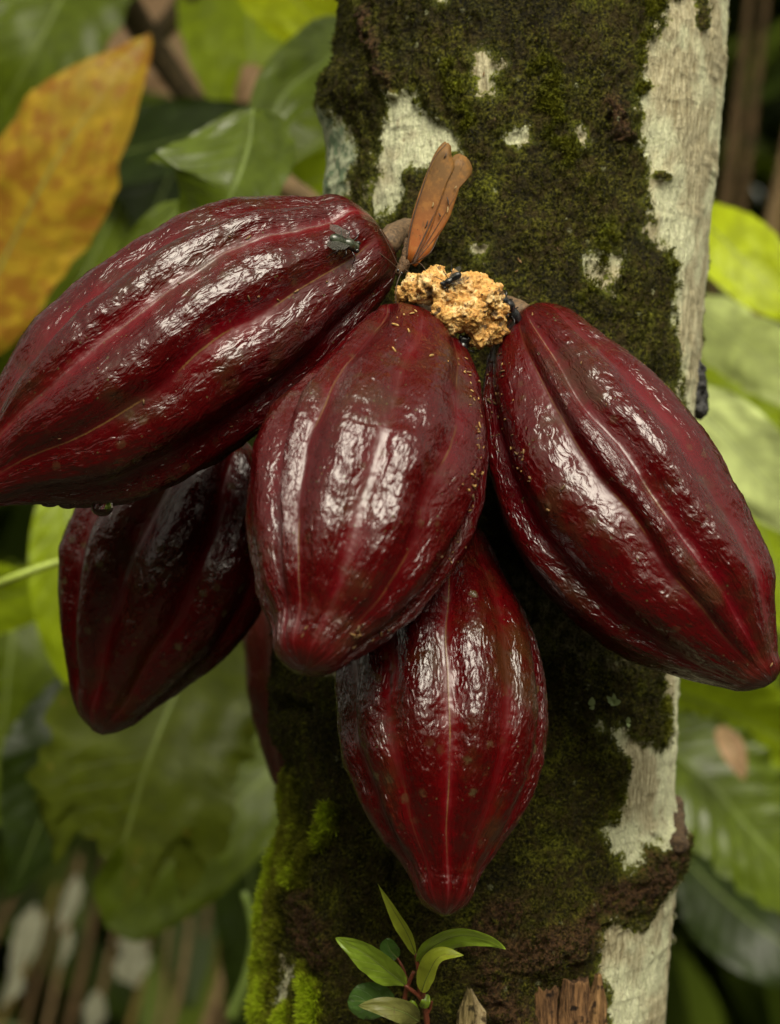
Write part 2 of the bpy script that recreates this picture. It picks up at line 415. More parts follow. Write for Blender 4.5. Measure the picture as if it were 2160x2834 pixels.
# ------------------------------------------------------------------ cacao pods
def mat_pod(name, ridge, furrow, patch, seed, spots=.0):
    n = NT(name); o = n.obj(); oo = n.mapped(o, (1, 1, 1), (seed*1.7, seed, 0))
    fur, u, line = n.attr('fur'), n.attr('u'), n.attr('line')
    big = n.noise(oo, 28, 4, .6); med = n.noise(oo, 120, 5, .62); fine = n.noise(oo, 650, 4, .65)
    c = n.mix(n.ramp(n.math('ADD', fur, n.math('MULTIPLY', n.math('SUBTRACT', med, .5), 1.1)), .05, .85), n.mix(n.attr('red'), ridge, furrow), ridge)
    c = n.mix(n.ramp(big, .50, .70, 0, .8), c, patch)
    c = n.mix(n.ramp(fine, .58, .72, 0, .5), c, tuple(x*.35 for x in ridge))
    mott = n.voro(oo, 210)
    c = n.mix(n.math('MULTIPLY', n.ramp(mott, .16, .05), n.ramp(med, .47, .60)), c, (.060, .058, .022))
    c = n.mix(n.ramp(u, .93, .99, 0, .6), c, (.085, .004, .004))
    ln = n.math('MULTIPLY', n.ramp(n.math('ADD', fur, n.math('MULTIPLY', n.math('SUBTRACT', fine, .5), .10)), .05, .02), line)
    c = n.mix(ln, c, (.12, .062, .018))
    sp = n.math('MULTIPLY', n.ramp(n.math('ADD', n.voro(oo, 85), n.math('MULTIPLY', n.math('SUBTRACT', fine, .5), .5)), .26, .14), n.ramp(n.noise(oo, 22, 3), .40+.12*(1-spots), .62))
    c = n.mix(n.math('MULTIPLY', sp, .2+.3*spots), c, (.070, .072, .030))
    dots = n.ramp(n.voro(oo, 330), .11, .06); dots = n.math('MULTIPLY', dots, n.ramp(n.noise(oo, 60, 2), .54, .66))
    c = n.mix(n.math('MULTIPLY', dots, .55), c, (.42, .33, .24))
    # skin relief: wrinkles running along the pod, pimples, pores
    wr = n.noise(n.node('CombineXYZ', X=n.math('MULTIPLY', n.attr('cc'), 6.5), Y=n.math('MULTIPLY', u, 16.0), Z=seed).outputs[0], 1.7, 2, .5, 1.4)
    wart = n.voro(n.node('CombineXYZ', X=n.math('MULTIPLY', n.attr('cc'), 7.5), Y=n.math('MULTIPLY', u, 24.0), Z=seed).outputs[0], 1.0, 'SMOOTH_F1')
    wr = n.math('SUBTRACT', wr, n.math('MULTIPLY', wart, .55))
    rid = n.ramp(fur, .05, .6)
    h = n.math('ADD', n.math('MULTIPLY', wr, n.math('ADD', n.math('MULTIPLY', rid, 1.1), .12)), n.math('MULTIPLY', fine, .06))
    h = n.math('ADD', h, n.math('MULTIPLY', n.noise(oo, 210, 1, .5), .35))
    h = n.math('ADD', h, n.math('MULTIPLY', dots, .25))
    nm = n.bump(h, .9, .00092)
    b = n.bsdf(Base_Color=c, Roughness=n.ramp(med, .3, .7, .18, .28), Specular_IOR_Level=.10, Normal=nm,
               Coat_Weight=.76, Coat_Roughness=n.math('ADD', n.ramp(n.noise(oo, 45, 4, .6), .38, .64, .07, .20), n.ramp(fur, .0, .45, .22, .0)), Coat_IOR=1.55)
    n.put(b, 'Coat Normal', nm)
    return n.done(b)
POD_BVH = []
def pod(label, top, tip, st, ys, phase, seed, mt, nu=290, nc=30, lines=(), depth=.135, stalk=None, bump=1.0):
    """top, tip: photo pixels of the stalk end and the point; st: (distance along the axis, half width one side, other side) in px; ys: depths along it"""
    a, b = np.array(top, float), np.array(tip, float); d2 = (b-a)/np.linalg.norm(b-a); pp = np.array([d2[1], -d2[0]])
    st = np.array(st, float); s = st[:, 0]
    # dense monotone resampling; ends rounded with a sqrt-like parameter
    q = np.linspace(0, 1, nu); q = 0.5*(1-np.cos(math.pi*q))*.55 + q*.45
    sm = q*s[-1]
    def smooth(v):
        m = np.gradient(v, s); k = np.clip(np.searchsorted(s, sm, side='right')-1, 0, len(s)-2)
        h = s[k+1]-s[k]; t = (sm-s[k])/h
        return (2*t**3-3*t**2+1)*v[k]+(t**3-2*t**2+t)*h*m[k]+(-2*t**3+3*t**2)*v[k+1]+(t**3-t**2)*h*m[k+1]
    L, R = np.interp(sm, s, st[:, 1])*.35+smooth(st[:, 1])*.65, np.interp(sm, s, st[:, 2])*.35+smooth(st[:, 2])*.65
    ker = np.ones(9)/9
    def sm9(v): return np.convolve(np.pad(v, 4, mode='edge'), ker, 'valid')
    hw = np.maximum(sm9((L+R)/2), 2); hw[0] = 3; hw[-1] = 3
    off = sm9((R-L)/2)
    yy = np.interp(q, np.linspace(0, 1, len(ys)), ys); yy = sm9(sm9(yy))
    C2 = a + np.outer(sm, d2) + np.outer(off, pp)
    sc = 1+yy/1.2
    C = np.stack([(C2[:, 0]-1080)*K*sc, yy, 1.3+(1417-C2[:, 1])*K*sc], 1)
    Rm = hw*K*sc
    # straightened smooth axis for the frame
    T = np.array([(b[0]-a[0])*K*sc.mean(), ys[-1]-ys[0], -(b[1]-a[1])*K*sc.mean()]); T /= np.linalg.norm(T)
    E1 = np.array([pp[0], 0, -pp[1]]); E1 -= T*E1.dot(T); E1 /= np.linalg.norm(E1)
    E2 = np.cross(E1, T)
    if E2[1] > 0: E2 = -E2                                   # towards the viewer
    ncol = nc*10; cc = np.arange(ncol)/nc
    r2 = np.random.default_rng(seed)
    jit = r2.normal(0, 5.5, 11); jit[10] = jit[0]; fdep = r2.uniform(.55, 1.3, 10); frd = r2.uniform(.25, 1.0, 10)
    th0 = np.radians(phase + 36*cc + np.interp(cc, np.arange(11), jit))
    U, CC = np.meshgrid(q, cc, indexing='ij')
    TH0 = np.broadcast_to(th0, U.shape)
    wn_ = lambda k: vnoise(np.stack([U.ravel()*7, (k.ravel() % 10)*3.1, 0*U.ravel()+seed], 1), seed).reshape(U.shape)
    fl = np.floor(CC); fw = CC-fl; fw = fw*fw*(3-2*fw)
    wander = np.radians(3.0)*(wn_(fl)*(1-fw)+wn_(fl+1)*fw) + np.radians(7)*(U-.5)
    th = TH0 + wander
    sn = np.abs(np.sin(math.pi*CC))
    dep = depth*fdep[np.round(CC).astype(int) % 10]*np.clip(np.minimum(U/.10, (1-U)/.17), .12, 1)
    prof = 1 - dep*(.80*(1-sn**2)**1.4 + .20*(1-sn**.9)) + depth*.36
    Pn = C[:, None, :] + 0
    base = C[:, None, :] + Rm[:, None, None]*(np.cos(th)[..., None]*E2 + np.sin(th)[..., None]*E1)
    flat = base.reshape(-1, 3)
    rid = sn.ravel()**1.2; endf = np.clip(np.minimum(U/.06, (1-U)/.07), 0, 1).ravel()
    stretchd = np.stack([CC.ravel()*4.2, U.ravel()*9, 0*U.ravel()+seed*3.3], 1)
    rel = bump*endf*((0.25+rid)*(0.0009*fbm(stretchd*1.1, 3, seed) + 0.00022*fbm(flat*260, 2, seed+3)) + 0.0014*fbm(flat*55, 2, seed+7) + .0002*fbm(flat*600, 2, seed+5))
    rad = (Rm[:, None]*prof).ravel() + rel
    Vp = np.repeat(C, ncol, 0) + rad[:, None]*((np.cos(th)[..., None]*E2 + np.sin(th)[..., None]*E1).reshape(-1, 3))
    F = grid_faces(nu, ncol, True)
    lw = np.zeros(U.shape)
    ci = np.round(CC).astype(int) % 10
    for k in range(10):
        st_ = lines[k] if k < len(lines) else 0
        if st_: lw = np.where(ci == k, st_, lw)
    lw = lw*sstep(-.35, .15, vnoise(np.stack([U.ravel()*9, CC.ravel()*0+ci.ravel()*5., 0*U.ravel()+seed*2.], 1), seed+1)).reshape(U.shape)*sstep(.0, .08, U)*sstep(.96, .8, U)
    me = mesh_np('husk', Vp, F, {'u': U.ravel(), 'fur': sn.ravel(), 'line': lw.ravel(), 'cc': CC.ravel(), 'red': (frd[ci]*(.55+.45*vnoise(np.stack([U.ravel()*5, ci.ravel()*7., 0*U.ravel()+seed], 1), seed+2).reshape(U.shape))).ravel()})
    root = thing('cacao_pod', label, 'cacao pod', C[0], 'cacao pods hanging from the trunk')
    POD_BVH.append(BVHTree.FromPolygons([tuple(v) for v in Vp], [tuple(f) for f in F]))
    obj('husk', me, mt, root)
    if stalk is not None:
        obj('stalk', tube('stalk', [C[4]]+[Vector(p) for p in stalk], [.007, .0066, .0075, .009], 14, 26, .0012, seed), MAT_STALK, root)
    return root
MAT_STALK = simple('woody_stalk', (.10, .06, .028), .75, .5, 500, .6)
POD_A = mat_pod('pod_skin', (.042, .0010, .0014), (.108, .0006, .0042), (.034, .012, .005), 1)
POD_B = mat_pod('pod_skin_rosy', (.047, .0012, .0017), (.116, .0007, .0056), (.042, .016, .007), 2)
POD_D = mat_pod('pod_skin_lightened', (.075, .012, .007), (.14, .004, .006), (.09, .032, .012), 5)  # skin colour lightened to replace light the hidden pod does not get
POD_C = mat_pod('pod_skin_deep', (.038, .0008, .0010), (.108, .0006, .0028), (.038, .015, .005), 3, 1.0)

pod('large wine red cacao pod pointing left, a fly on its upper side', (1085, 690), (-137, 1373),
    [(0,20,20),(12,95,48),(45,178,82),(141,232,130),(327,322,197),(472,353,235),(647,350,262),(831,327,268),(989,288,245),(1109,220,188),(1180,168,142),(1250,118,105),(1320,82,76),(1370,58,54),(1400,12,12)],
    (-.022, -.035, -.05, -.06, -.07), -21, 4, POD_A, 320, 30, (.3, .8, 0, .3), stalk=[P(1095, 650, -.008), P(1150, 640, .02), P(1190, 650, .045)])
pod('cacao pod in the middle of the cluster, tip towards the viewer, below the yellow pulp', (1128, 870), (845, 1852),
    [(0,30,30),(20,70,80),(93,118,195),(180,165,255),(257,207,290),(381,273,328),(513,298,333),(659,266,298),(770,218,255),(860,168,196),(905,124,150),(940,108,122),(975,98,98),(1003,78,68),(1018,44,36),(1024,12,12)],
    (-.04, -.07, -.108, -.14, -.166), -26, 8, POD_B, 320, 30, (1, 0, .6), stalk=[P(1190, 850, -.025), P(1230, 850, .0), P(1250, 850, .03)])
pod('cacao pod on the right whose tip points down to the right edge', (1450, 865), (2130, 1888),
    [(0,30,30),(8,60,50),(45,134,86),(125,212,124),(255,290,169),(415,355,207),(560,374,225),(720,362,214),(890,314,194),(990,258,172),(1075,194,120),(1130,142,84),(1170,108,64),(1208,74,52),(1226,38,34),(1234,11,11)],
    (-.028, -.048, -.066, -.08, -.092), 20, 15, POD_B, 320, 30, (1, 0, .4, 0, 0, 0, 0, 0, 0, .5), stalk=[P(1400, 850, -.015), P(1360, 850, .0), P(1340, 850, .03)])
pod('lowest cacao pod hanging straight down above the small seedling', (1270, 1440), (1232, 2532),
    [(0,20,20),(40,80,72),(128,158,112),(270,254,190),(386,309,231),(527,309,253),(668,288,250),(733,268,233),(797,238,205),(900,172,142),(965,116,102),(1003,94,86),(1041,78,73),(1066,58,55),(1084,32,30),(1094,10,10)],
    (-.008, -.042, -.068, -.088, -.106), 0, 23, POD_C, 320, 30, (1, 0, 0, 0, 0, 0, 0, 0, 0, .3), depth=.12, stalk=[P(1275, 1400, -.02), P(1280, 1360, .0), P(1280, 1340, .03)])
pod('shaded dark cacao pod hanging behind the left pod with the fly', (640, 1190), (270, 2032),
    [(0,20,20),(40,120,110),(150,220,200),(280,285,255),(370,302,280),(470,300,270),(572,265,242),(690,206,178),(797,137,112),(860,98,76),(895,60,46),(917,12,12)],
    (.10, .105, .105, .10, .095), -14, 31, POD_C, 220, 24, (0, 0, 0, .3), stalk=[P(700, 1120, .10), P(800, 1040, .105), P(900, 1000, .11)])
pod('mostly hidden cacao pod peeping out behind the left side of the trunk', (868, 1480), (803, 2235),
    [(0,15,15),(60,110,110),(220,172,172),(330,166,166),(430,150,150),(560,110,110),(650,70,70),(700,45,45),(757,12,12)],
    (.25, .25, .25, .25, .25), 30, 37, POD_D, 180, 20, stalk=[P(885, 1440, .25), P(900, 1400, .22), P(930, 1380, .18)])
# ------------------------------------------------------------------ the rest of the tree: flake of lichen, black canker, dead stubs, limbs, crown
def ray(px_, py_, bvhs):
    dr = (P(px_, py_, 0)-CAM).normalized(); best = None
    for b in bvhs:
        h = b.ray_cast(CAM, dr)
        if h[0] is not None and (best is None or h[3] < best[3]): best = h
    return best
def on_trunk(px_, py_, lift=0.0):
    h = ray(px_, py_, [trunk_bvh])
    if h is None: return P(px_, py_, TY)
    return h[0] - (h[0]-CAM).normalized()*lift

def mat_wood(name, a, b_, sc=(1, 1, .12)):
    n = NT(name); o = n.obj(); g = n.noise(n.mapped(o, sc), 420, 5, .7); f = n.noise(o, 150, 4)
    c = n.mix(n.ramp(g, .32, .68), a, b_); c = n.mix(n.ramp(f, .52, .66), c, tuple(x*.3 for x in a))
    return n.done(n.bsdf(Base_Color=c, Roughness=.8, Specular_IOR_Level=.25, Normal=n.bump(g, 1, .003)))
W_DARK = mat_wood('rotten_wood', (.035, .017, .007), (.24, .125, .050))
W_PALE = mat_wood('pale_split_wood', (.20, .14, .060), (.52, .42, .23))
W_BLACK = simple('black_canker', (.018, .017, .016), .7, .6, 700, .8)
def splinter(name, outline, y0, thick, mt, parent, seed, rough=.0012):
    """a broken slab of dead wood: jagged outline in photo pixels at depth y0, real thickness, fibrous relief"""
    pts = np.array(outline, float); n = 26; m = 34
    ylo, yhi = pts[:, 1].min(), pts[:, 1].max()
    us = np.linspace(0, 1, m)
    left = [p for p in outline if p[2] == 0]; right = [p for p in outline if p[2] == 1]
    V = []
    for t in us:
        lx_ = np.interp(t, np.linspace(0, 1, len(left)), [p[0] for p in left]); ly_ = np.interp(t, np.linspace(0, 1, len(left)), [p[1] for p in left])
        rx_ = np.interp(t, np.linspace(0, 1, len(right)), [p[0] for p in right]); ry_ = np.interp(t, np.linspace(0, 1, len(right)), [p[1] for p in right])
        A, B = P(lx_, ly_, y0), P(rx_, ry_, y0)
        for k in range(n):
            ph = 2*math.pi*k/n; s_ = .5-.5*math.cos(ph); dz = math.sin(ph)*thick
            V.append(tuple(A.lerp(B, s_) + Vector((0, -dz, 0))))
    V = np.array(V)
    V[:, 1] += rough*2*fbm(V*np.array([500, 500, 60]), 3, seed); V[:, 0] += rough*fbm(V*np.array([400, 400, 90]), 3, seed+4)
    V[-n:, 2] += .0035*fbm(V[-n:]*np.array([500, 500, 0]), 2, seed+8)
    V[-2*n:-n, 2] += .002*fbm(V[-2*n:-n]*np.array([500, 500, 0]), 2, seed+8)
    F = [list(f) for f in grid_faces(m, n, True)]
    me = bpy.data.meshes.new(name); nv = len(V); c1 = V[-n:].mean(0) - np.array([0, 0, .003])
    me.from_pydata([tuple(v) for v in V]+[tuple(c1)], [], [tuple(int(i) for i in f) for f in F]+[((m-1)*n+k, (m-1)*n+(k+1) % n, nv) for k in range(n)])
    me.polygons.foreach_set('use_smooth', np.full(len(me.polygons), True)); me.update()
    return obj(name, me, mt, parent)
stub = thing('dead_branch_stub', 'rotten brown branch stub with jagged top at the foot of the pale bark', 'dead wood', on_trunk(1580, 2830), 'dead wood standing on the trunk')
yb = on_trunk(1580, 2760).y
splinter('wood_slab', [(1462, 2900, 0), (1466, 2790, 0), (1470, 2735, 0), (1545, 2900, 1), (1548, 2790, 1), (1545, 2725, 1)], yb-.004, .006, W_DARK, stub, 5)
splinter('wood_slab', [(1530, 2900, 0), (1545, 2790, 0), (1558, 2710, 0), (1638, 2900, 1), (1640, 2790, 1), (1632, 2712, 1)], yb-.006, .009, W_DARK, stub, 9)
splinter('wood_slab', [(1618, 2900, 0), (1625, 2790, 0), (1650, 2702, 0), (1676, 2900, 1), (1682, 2780, 1), (1664, 2698, 1)], yb-.006, .008, mat_wood('ochre_rotten_wood', (.10, .05, .018), (.38, .22, .09)), stub, 14)
splinter('wood_slab', [(1495, 2900, 0), (1500, 2780, 0), (1505, 2706, 0), (1570, 2900, 1), (1572, 2780, 1), (1566, 2700, 1)], yb+.004, .006, W_DARK, stub, 18)
spl = thing('wood_splinter', 'pale pointed splinter of split wood beside the seedling', 'dead wood', on_trunk(1300, 2830), 'dead wood standing on the trunk')
ys_ = on_trunk(1300, 2790).y
splinter('weathered_face', [(1262, 2900, 0), (1268, 2800, 0), (1296, 2738, 0), (1312, 2900, 1), (1316, 2800, 1), (1302, 2736, 1)], ys_-.008, .006, mat_wood('olive_wood', (.10, .075, .025), (.30, .23, .10)), spl, 22)
splinter('split_face', [(1306, 2900, 0), (1308, 2810, 0), (1306, 2748, 0), (1350, 2900, 1), (1344, 2800, 1), (1312, 2752, 1)], ys_-.006, .004, W_PALE, spl, 27)

cank = []
for k in range(16):
    t = k/15; cank.append((P(1926+10*math.sin(k*2.3)+8*t, 1015+125*t, TY-.022+.006*math.sin(k*1.7)), .0042+.0022*random.random()))
obj('black_fungus', blob('black_fungus', cank, .0009, [(.0016, 420, 3)], 5, 2), W_BLACK, None, 'crumbly black fungus on the pale bark above the right pod', 'fungus')
kn = [(on_trunk(1880, 2300), .0055), (on_trunk(1874, 2335), .007), (on_trunk(1874, 2272), .0048), (on_trunk(1876, 2245), .0042), (on_trunk(1872, 2215), .0035)]
kn += [(kn[i][0].lerp(kn[j][0], .5), .0048) for i, j in ((0, 1), (0, 2), (2, 3), (3, 4))]
obj('bark_lump', blob('bark_lump', kn, .0009, [(.0012, 300, 3)], 8, 2), simple('brown_lump', (.06, .036, .016), .85, .5, 500, .9), None, 'crumbly brown lump on the right edge of the trunk', 'bark lump')

# limbs and crown, above the picture
LB = simple('limb_bark', (.12, .10, .06), .85, .4, 120, .8)
top_c = Vector((np.interp(2.42, ZS, CX.reshape(len(ZS), -1)[:, 0]), TY, 2.40))
limb_ends = []
for k in range(5):
    a_ = k*1.257+.5; e = top_c + Vector((math.cos(a_)*1.0, math.sin(a_)*.8+.9, 1.1+.2*random.random())); limb_ends.append(e)
    obj('limb', tube('limb', [top_c-Vector((0, 0, .15)), top_c.lerp(e, .35)+Vector((0, 0, .12)), e], [.075, .045, .02], 12, 24, .004, k), LB, tree)
def leaf_soup(n, pos_fn, size, seed, droop=.6):
    """n separate bent leaves as one mesh; returns V, F, tint"""
    r = np.random.default_rng(seed); nu, nv = 7, 3
    u = np.linspace(0, 1, nu); w = np.sin(math.pi*np.clip(u*.93+.05, 0, 1))**.8*.5
    VV, FF, TT_ = [], [], []
    gf = grid_faces(nu, nv)
    for i in range(n):
        p, fac = pos_fn(r)
        L = size[0]+(size[1]-size[0])*r.random(); W = L*(.34+.12*r.random())
        az = r.uniform(0, 2*math.pi); el = r.normal(-droop, .45)
        t = np.array([math.cos(az)*math.cos(el), math.sin(az)*math.cos(el), math.sin(el)])
        if fac is not None: t = t*.75 + fac*.25; t /= np.linalg.norm(t)
        upv = np.array([0, -.35, 1.0]) + r.normal(0, .35, 3); s = np.cross(t, upv); s /= np.linalg.norm(s)+1e-9; nn = np.cross(s, t)
        bend = -.22*L*u**2
        pts = p + u[:, None]*L*t + bend[:, None]*np.array([0, 0, 1])
        for k, v in enumerate((-1, 0, 1)): pass
        Vg = np.stack([pts + (v*w*W)[:, None]*s + (abs(v)*.25*w*W)[:, None]*nn for v in (-1, 0, 1)], 1).reshape(-1, 3)
        FF.append(gf+len(VV)*nu*nv); VV.append(Vg); TT_.append(np.full(nu*nv, r.random()))
    return np.vstack(VV), np.vstack(FF), np.concatenate(TT_)
def mat_foliage(name, ca, cb, trans=.35):
    n = NT(name); t = n.attr('tint'); c = n.mix(t, ca, cb)
    b = n.bsdf(Base_Color=c, Roughness=.5, Specular_IOR_Level=.25); tr = n.node('BsdfTranslucent', Color=n.mix(.5, c, (.16, .22, .01)))
    mx = n.node('MixShader'); n.put(mx, 0, trans); n.put(mx, 1, b); n.put(mx, 2, tr); return n.done(mx)
FOL = mat_foliage('undergrowth_leaf', (.022, .036, .003), (.11, .15, .010))
def crown_pos(r):
    e = limb_ends[r.integers(0, 5)]; q = np.array(top_c.lerp(e, .4+.7*r.random()))+r.normal(0, .22, 3); q[2] = max(q[2], 2.95); q[1] = max(q[1], .35); return q, None
V_, F_, T_ = leaf_soup(190, crown_pos, (.22, .36), 3)
obj('crown', mesh_np('crown', V_, F_, {'tint': T_}), FOL, tree)

# ------------------------------------------------------------------ lump of yellow pulp
def mat_pulp():
    n = NT('rotting_pulp'); o = n.obj(); f = n.noise(o, 300, 5, .65); g = n.noise(o, 900, 4, .6); v = n.voro(o, 420)
    c = n.mix(n.ramp(f, .34, .64), (.34, .15, .028), (.60, .36, .11)); c = n.mix(n.ramp(n.noise(o, 110, 3), .52, .66), c, (.68, .48, .22))
    c = n.mix(n.ramp(v, .20, .10), c, (.05, .03, .012)); c = n.mix(n.ramp(n.noise(o, 180, 3), .57, .66), c, (.10, .055, .02))
    b = n.bsdf(Base_Color=c, Roughness=.62, Specular_IOR_Level=.35, Subsurface_Weight=.25, Subsurface_Radius=(.004, .002, .0007), Subsurface_Scale=.6, Normal=n.bump(g, .6, .0016))
    return n.done(b)
PB = [((1150, 800, -.052), 42), ((1128, 818, -.05), 30), ((1195, 790, -.058), 44), ((1215, 752, -.05), 22), ((1240, 815, -.064), 48), ((1300, 805, -.062), 50), ((1345, 820, -.06), 50),
      ((1365, 860, -.058), 44), ((1360, 905, -.056), 42), ((1320, 930, -.06), 34), ((1290, 865, -.066), 52), ((1235, 880, -.068), 46), ((1225, 918, -.066), 34), ((1250, 942, -.064), 16), ((1330, 775, -.056), 24), ((1262, 775, -.055), 20)]
pulp_me = blob('pulp', [(P(*c), r*K*.94) for c, r in PB], .0007, [(.0030, 170, 2), (.0020, 380, 3), (.0014, 900, 2)], 40, 2)
pulp = obj('pulp_lump', pulp_me, mat_pulp(), None, 'crumbly yellow lump of rotting pulp between the three upper pods', 'fruit pulp')
pulp_bvh = BVHTree.FromPolygons([v.co.copy() for v in pulp_me.vertices], [tuple(p.vertices) for p in pulp_me.polygons])

# ------------------------------------------------------------------ insects
INK = simple('black_chitin', (.010, .010, .011), .22, .4, 900, 0, .7)
WING = NT('clear_wing'); _w = WING.bsdf(Base_Color=(.10, .10, .085), Roughness=.35, Alpha=.32); WING = WING.done(_w)
def sheet(name, pts2, y_fn, n_in=5):
    """thin wing: fan of rings from the outline (photo px) towards its centre, depth from y_fn"""
    c = np.mean(np.array(pts2, float), 0); n = len(pts2); V, F = [], []
    for k in range(n_in):
        t = 1-k/n_in
        for (x, y) in pts2:
            q = c+(np.array([x, y])-c)*t; V.append(tuple(P(q[0], q[1], y_fn(q[0], q[1]))))
    V.append(tuple(P(c[0], c[1], y_fn(*c))))
    for k in range(n_in-1):
        for i in range(n): F.append((k*n+i, k*n+(i+1) % n, (k+1)*n+(i+1) % n, (k+1)*n+i))
    for i in range(n): F.append(((n_in-1)*n+i, (n_in-1)*n+(i+1) % n, n_in*n))
    me = bpy.data.meshes.new(name); me.from_pydata(V, [], F); me.polygons.foreach_set('use_smooth', np.full(len(F), True)); me.update()
    return me
def solid(o, t):
    m = o.modifiers.new('thickness', 'SOLIDIFY'); m.thickness = t; m.offset = 0; return o
def smooth_outline(pts, n=60):
    p = np.array(pts+[pts[0]], float); q = spline(np.c_[p, 0*p[:, 0]], n)[:-1]; return [tuple(x[:2]) for x in q]
# butterfly with its wings folded upright
def mat_wing():
    n = NT('orange_butterfly_wing'); o = n.obj(); f = n.noise(o, 260, 4, .6); s = n.noise(n.mapped(o, (1, 1, .35), (0, 0, 0)), 420, 3)
    z = n.node('SeparateXYZ', Vector=o).outputs['Z']
    c = n.mix(n.ramp(z, .0, .055), (.30, .078, .010), (.15, .078, .022))
    c = n.mix(n.ramp(f, .44, .70, 0, .5), c, (.34, .15, .03)); c = n.mix(n.ramp(s, .58, .72, 0, .7), c, (.12, .055, .014))
    c = n.mix(n.math('MULTIPLY', n.ramp(n.voro(o, 330), .13, .06), .8), c, (.05, .02, .008))
    b = n.bsdf(Base_Color=c, Roughness=.6, Specular_IOR_Level=.3); tr = n.node('BsdfTranslucent', Color=c)
    mx = n.node('MixShader'); n.put(mx, 0, .2); n.put(mx, 1, b); n.put(mx, 2, tr); return n.done(mx)
MW = mat_wing(); DW = simple('dark_wing_edge', (.045, .022, .010), .6, .4, 500)
bf = thing('butterfly', 'orange brown butterfly with folded upright wings feeding at the yellow pulp', 'butterfly', P(1128, 738, -.045))
fore = [(1127, 715), (1130, 670), (1142, 610), (1166, 535), (1192, 470), (1216, 420), (1232, 400), (1241, 394), (1249, 404), (1250, 428), (1259, 450), (1240, 500), (1215, 570), (1190, 640), (1160, 700), (1142, 728)]
hind = [(1132, 722), (1150, 660), (1180, 590), (1215, 520), (1245, 465), (1260, 438), (1276, 428), (1290, 433), (1304, 452), (1308, 474), (1298, 492), (1274, 504), (1272, 520), (1262, 552), (1245, 600), (1225, 636), (1208, 662), (1190, 698), (1166, 722), (1150, 738)]
def wy(off): return lambda x, y: -.045 + off + .00003*(x-1130) + .0011*math.sin((x-1130)*.035)*math.sin((730-y)*.01)
for off, shift in ((.0, 0), (.0045, -8)):
    sh = lambda L: [(x+shift*(730-y)/330, y-(4 if shift else 0)) for x, y in smooth_outline(L)]
    hw_ = solid(obj('hindwing', sheet('hindwing', sh(hind), wy(off+.0006)), MW, bf), .00018)
    fw_ = solid(obj('forewing', sheet('forewing', sh(fore), wy(off-.0004)), MW, bf), .00018)
    if not shift:
        for (x, y) in ((1250, 470), (1225, 540), (1198, 600), (1165, 650)):
            obj('vein', tube('vein', [P(1140, 725, -.0462), P((1140+x)/2+4, (725+y)/2, wy(-.0007)(x, y)), P(x, y, wy(-.0007)(x, y))], [.00022, .0002, .00008], 5, 12), DW, fw_)
        for (x, y) in ((1285, 450), (1262, 540), (1225, 630), (1180, 700)):
            obj('vein', tube('vein', [P(1142, 730, -.0462), P((1142+x)/2, (730+y)/2+4, wy(-.0002)(x, y)), P(x, y, wy(-.0002)(x, y))], [.00022, .0002, .00008], 5, 12), DW, hw_)
        obj('wing_margin', tube('wing_margin', [P(1126, 716, -.046), P(1131, 665, -.0462), P(1165, 536, -.0465), P(1215, 420, -.0465), P(1236, 398, -.0465)], [.0005, .0005, .0004, .0003, .0002], 6, 30), DW, fw_)
PALE_BAR = simple('pale_wing_bar', (.30, .20, .08), .6, .3, 500)
for (x, y, dx, dy, m_) in ((1238, 545, 4, 22, DW), (1240, 572, -2, 16, PALE_BAR), (1258, 522, 6, -8, PALE_BAR), (1200, 560, -3, 12, PALE_BAR), (1236, 424, -6, 12, DW), (1185, 610, -8, 20, DW), (1215, 590, 4, 10, DW)):
    yv = min(wy(-.0009)(x, y), wy(-.0003)(x, y)) - .0003
    obj('wing_mark', tube('wing_mark', [P(x, y, yv), P(x+dx*.5+1, y+dy*.5, yv), P(x+dx, y+dy, yv)], [.0003, .0005, .0003], 6, 8), m_, bf)
BB = simple('furry_brown_body', (.085, .045, .018), .8, .5, 900, .6)
obj('body', blob('body', [(P(1112, 742, -.0435), .0030), (P(1120, 728, -.0435), (.0032, .003, .0042)), (P(1124, 706, -.043), (.0024, .0022, .005)), (P(1126, 682, -.0425), (.0018, .0018, .005)), (P(1104, 752, -.0445), .0021)], .0004), BB, bf)
for ex, ey in ((1102, 748), (1112, 756)): obj('eye', blob('eye', [(P(ex, ey, -.0465), .0009)], .0003), INK, bf)
for pts in ([(1104, 745, -.045), (1070, 715, -.05), (1030, 687, -.054)], [(1106, 742, -.044), (1082, 690, -.046), (1052, 634, -.048)]):
    obj('antenna', tube('antenna', [P(*p) for p in pts], [.0003, .00025, .00055], 6, 16), DW, bf)
for pts in ([(1112, 750, -.046), (1098, 790, -.05), (1096, 850, -.052)], [(1122, 745, -.047), (1160, 775, -.056), (1185, 790, -.062)], [(1128, 735, -.047), (1190, 700, -.056), (1215, 652, -.05)], [(1130, 732, -.047), (1165, 730, -.055), (1180, 748, -.058)]):
    obj('leg', tube('leg', [P(*p) for p in pts], [.00032, .00028, .0002], 6, 14), DW, bf)

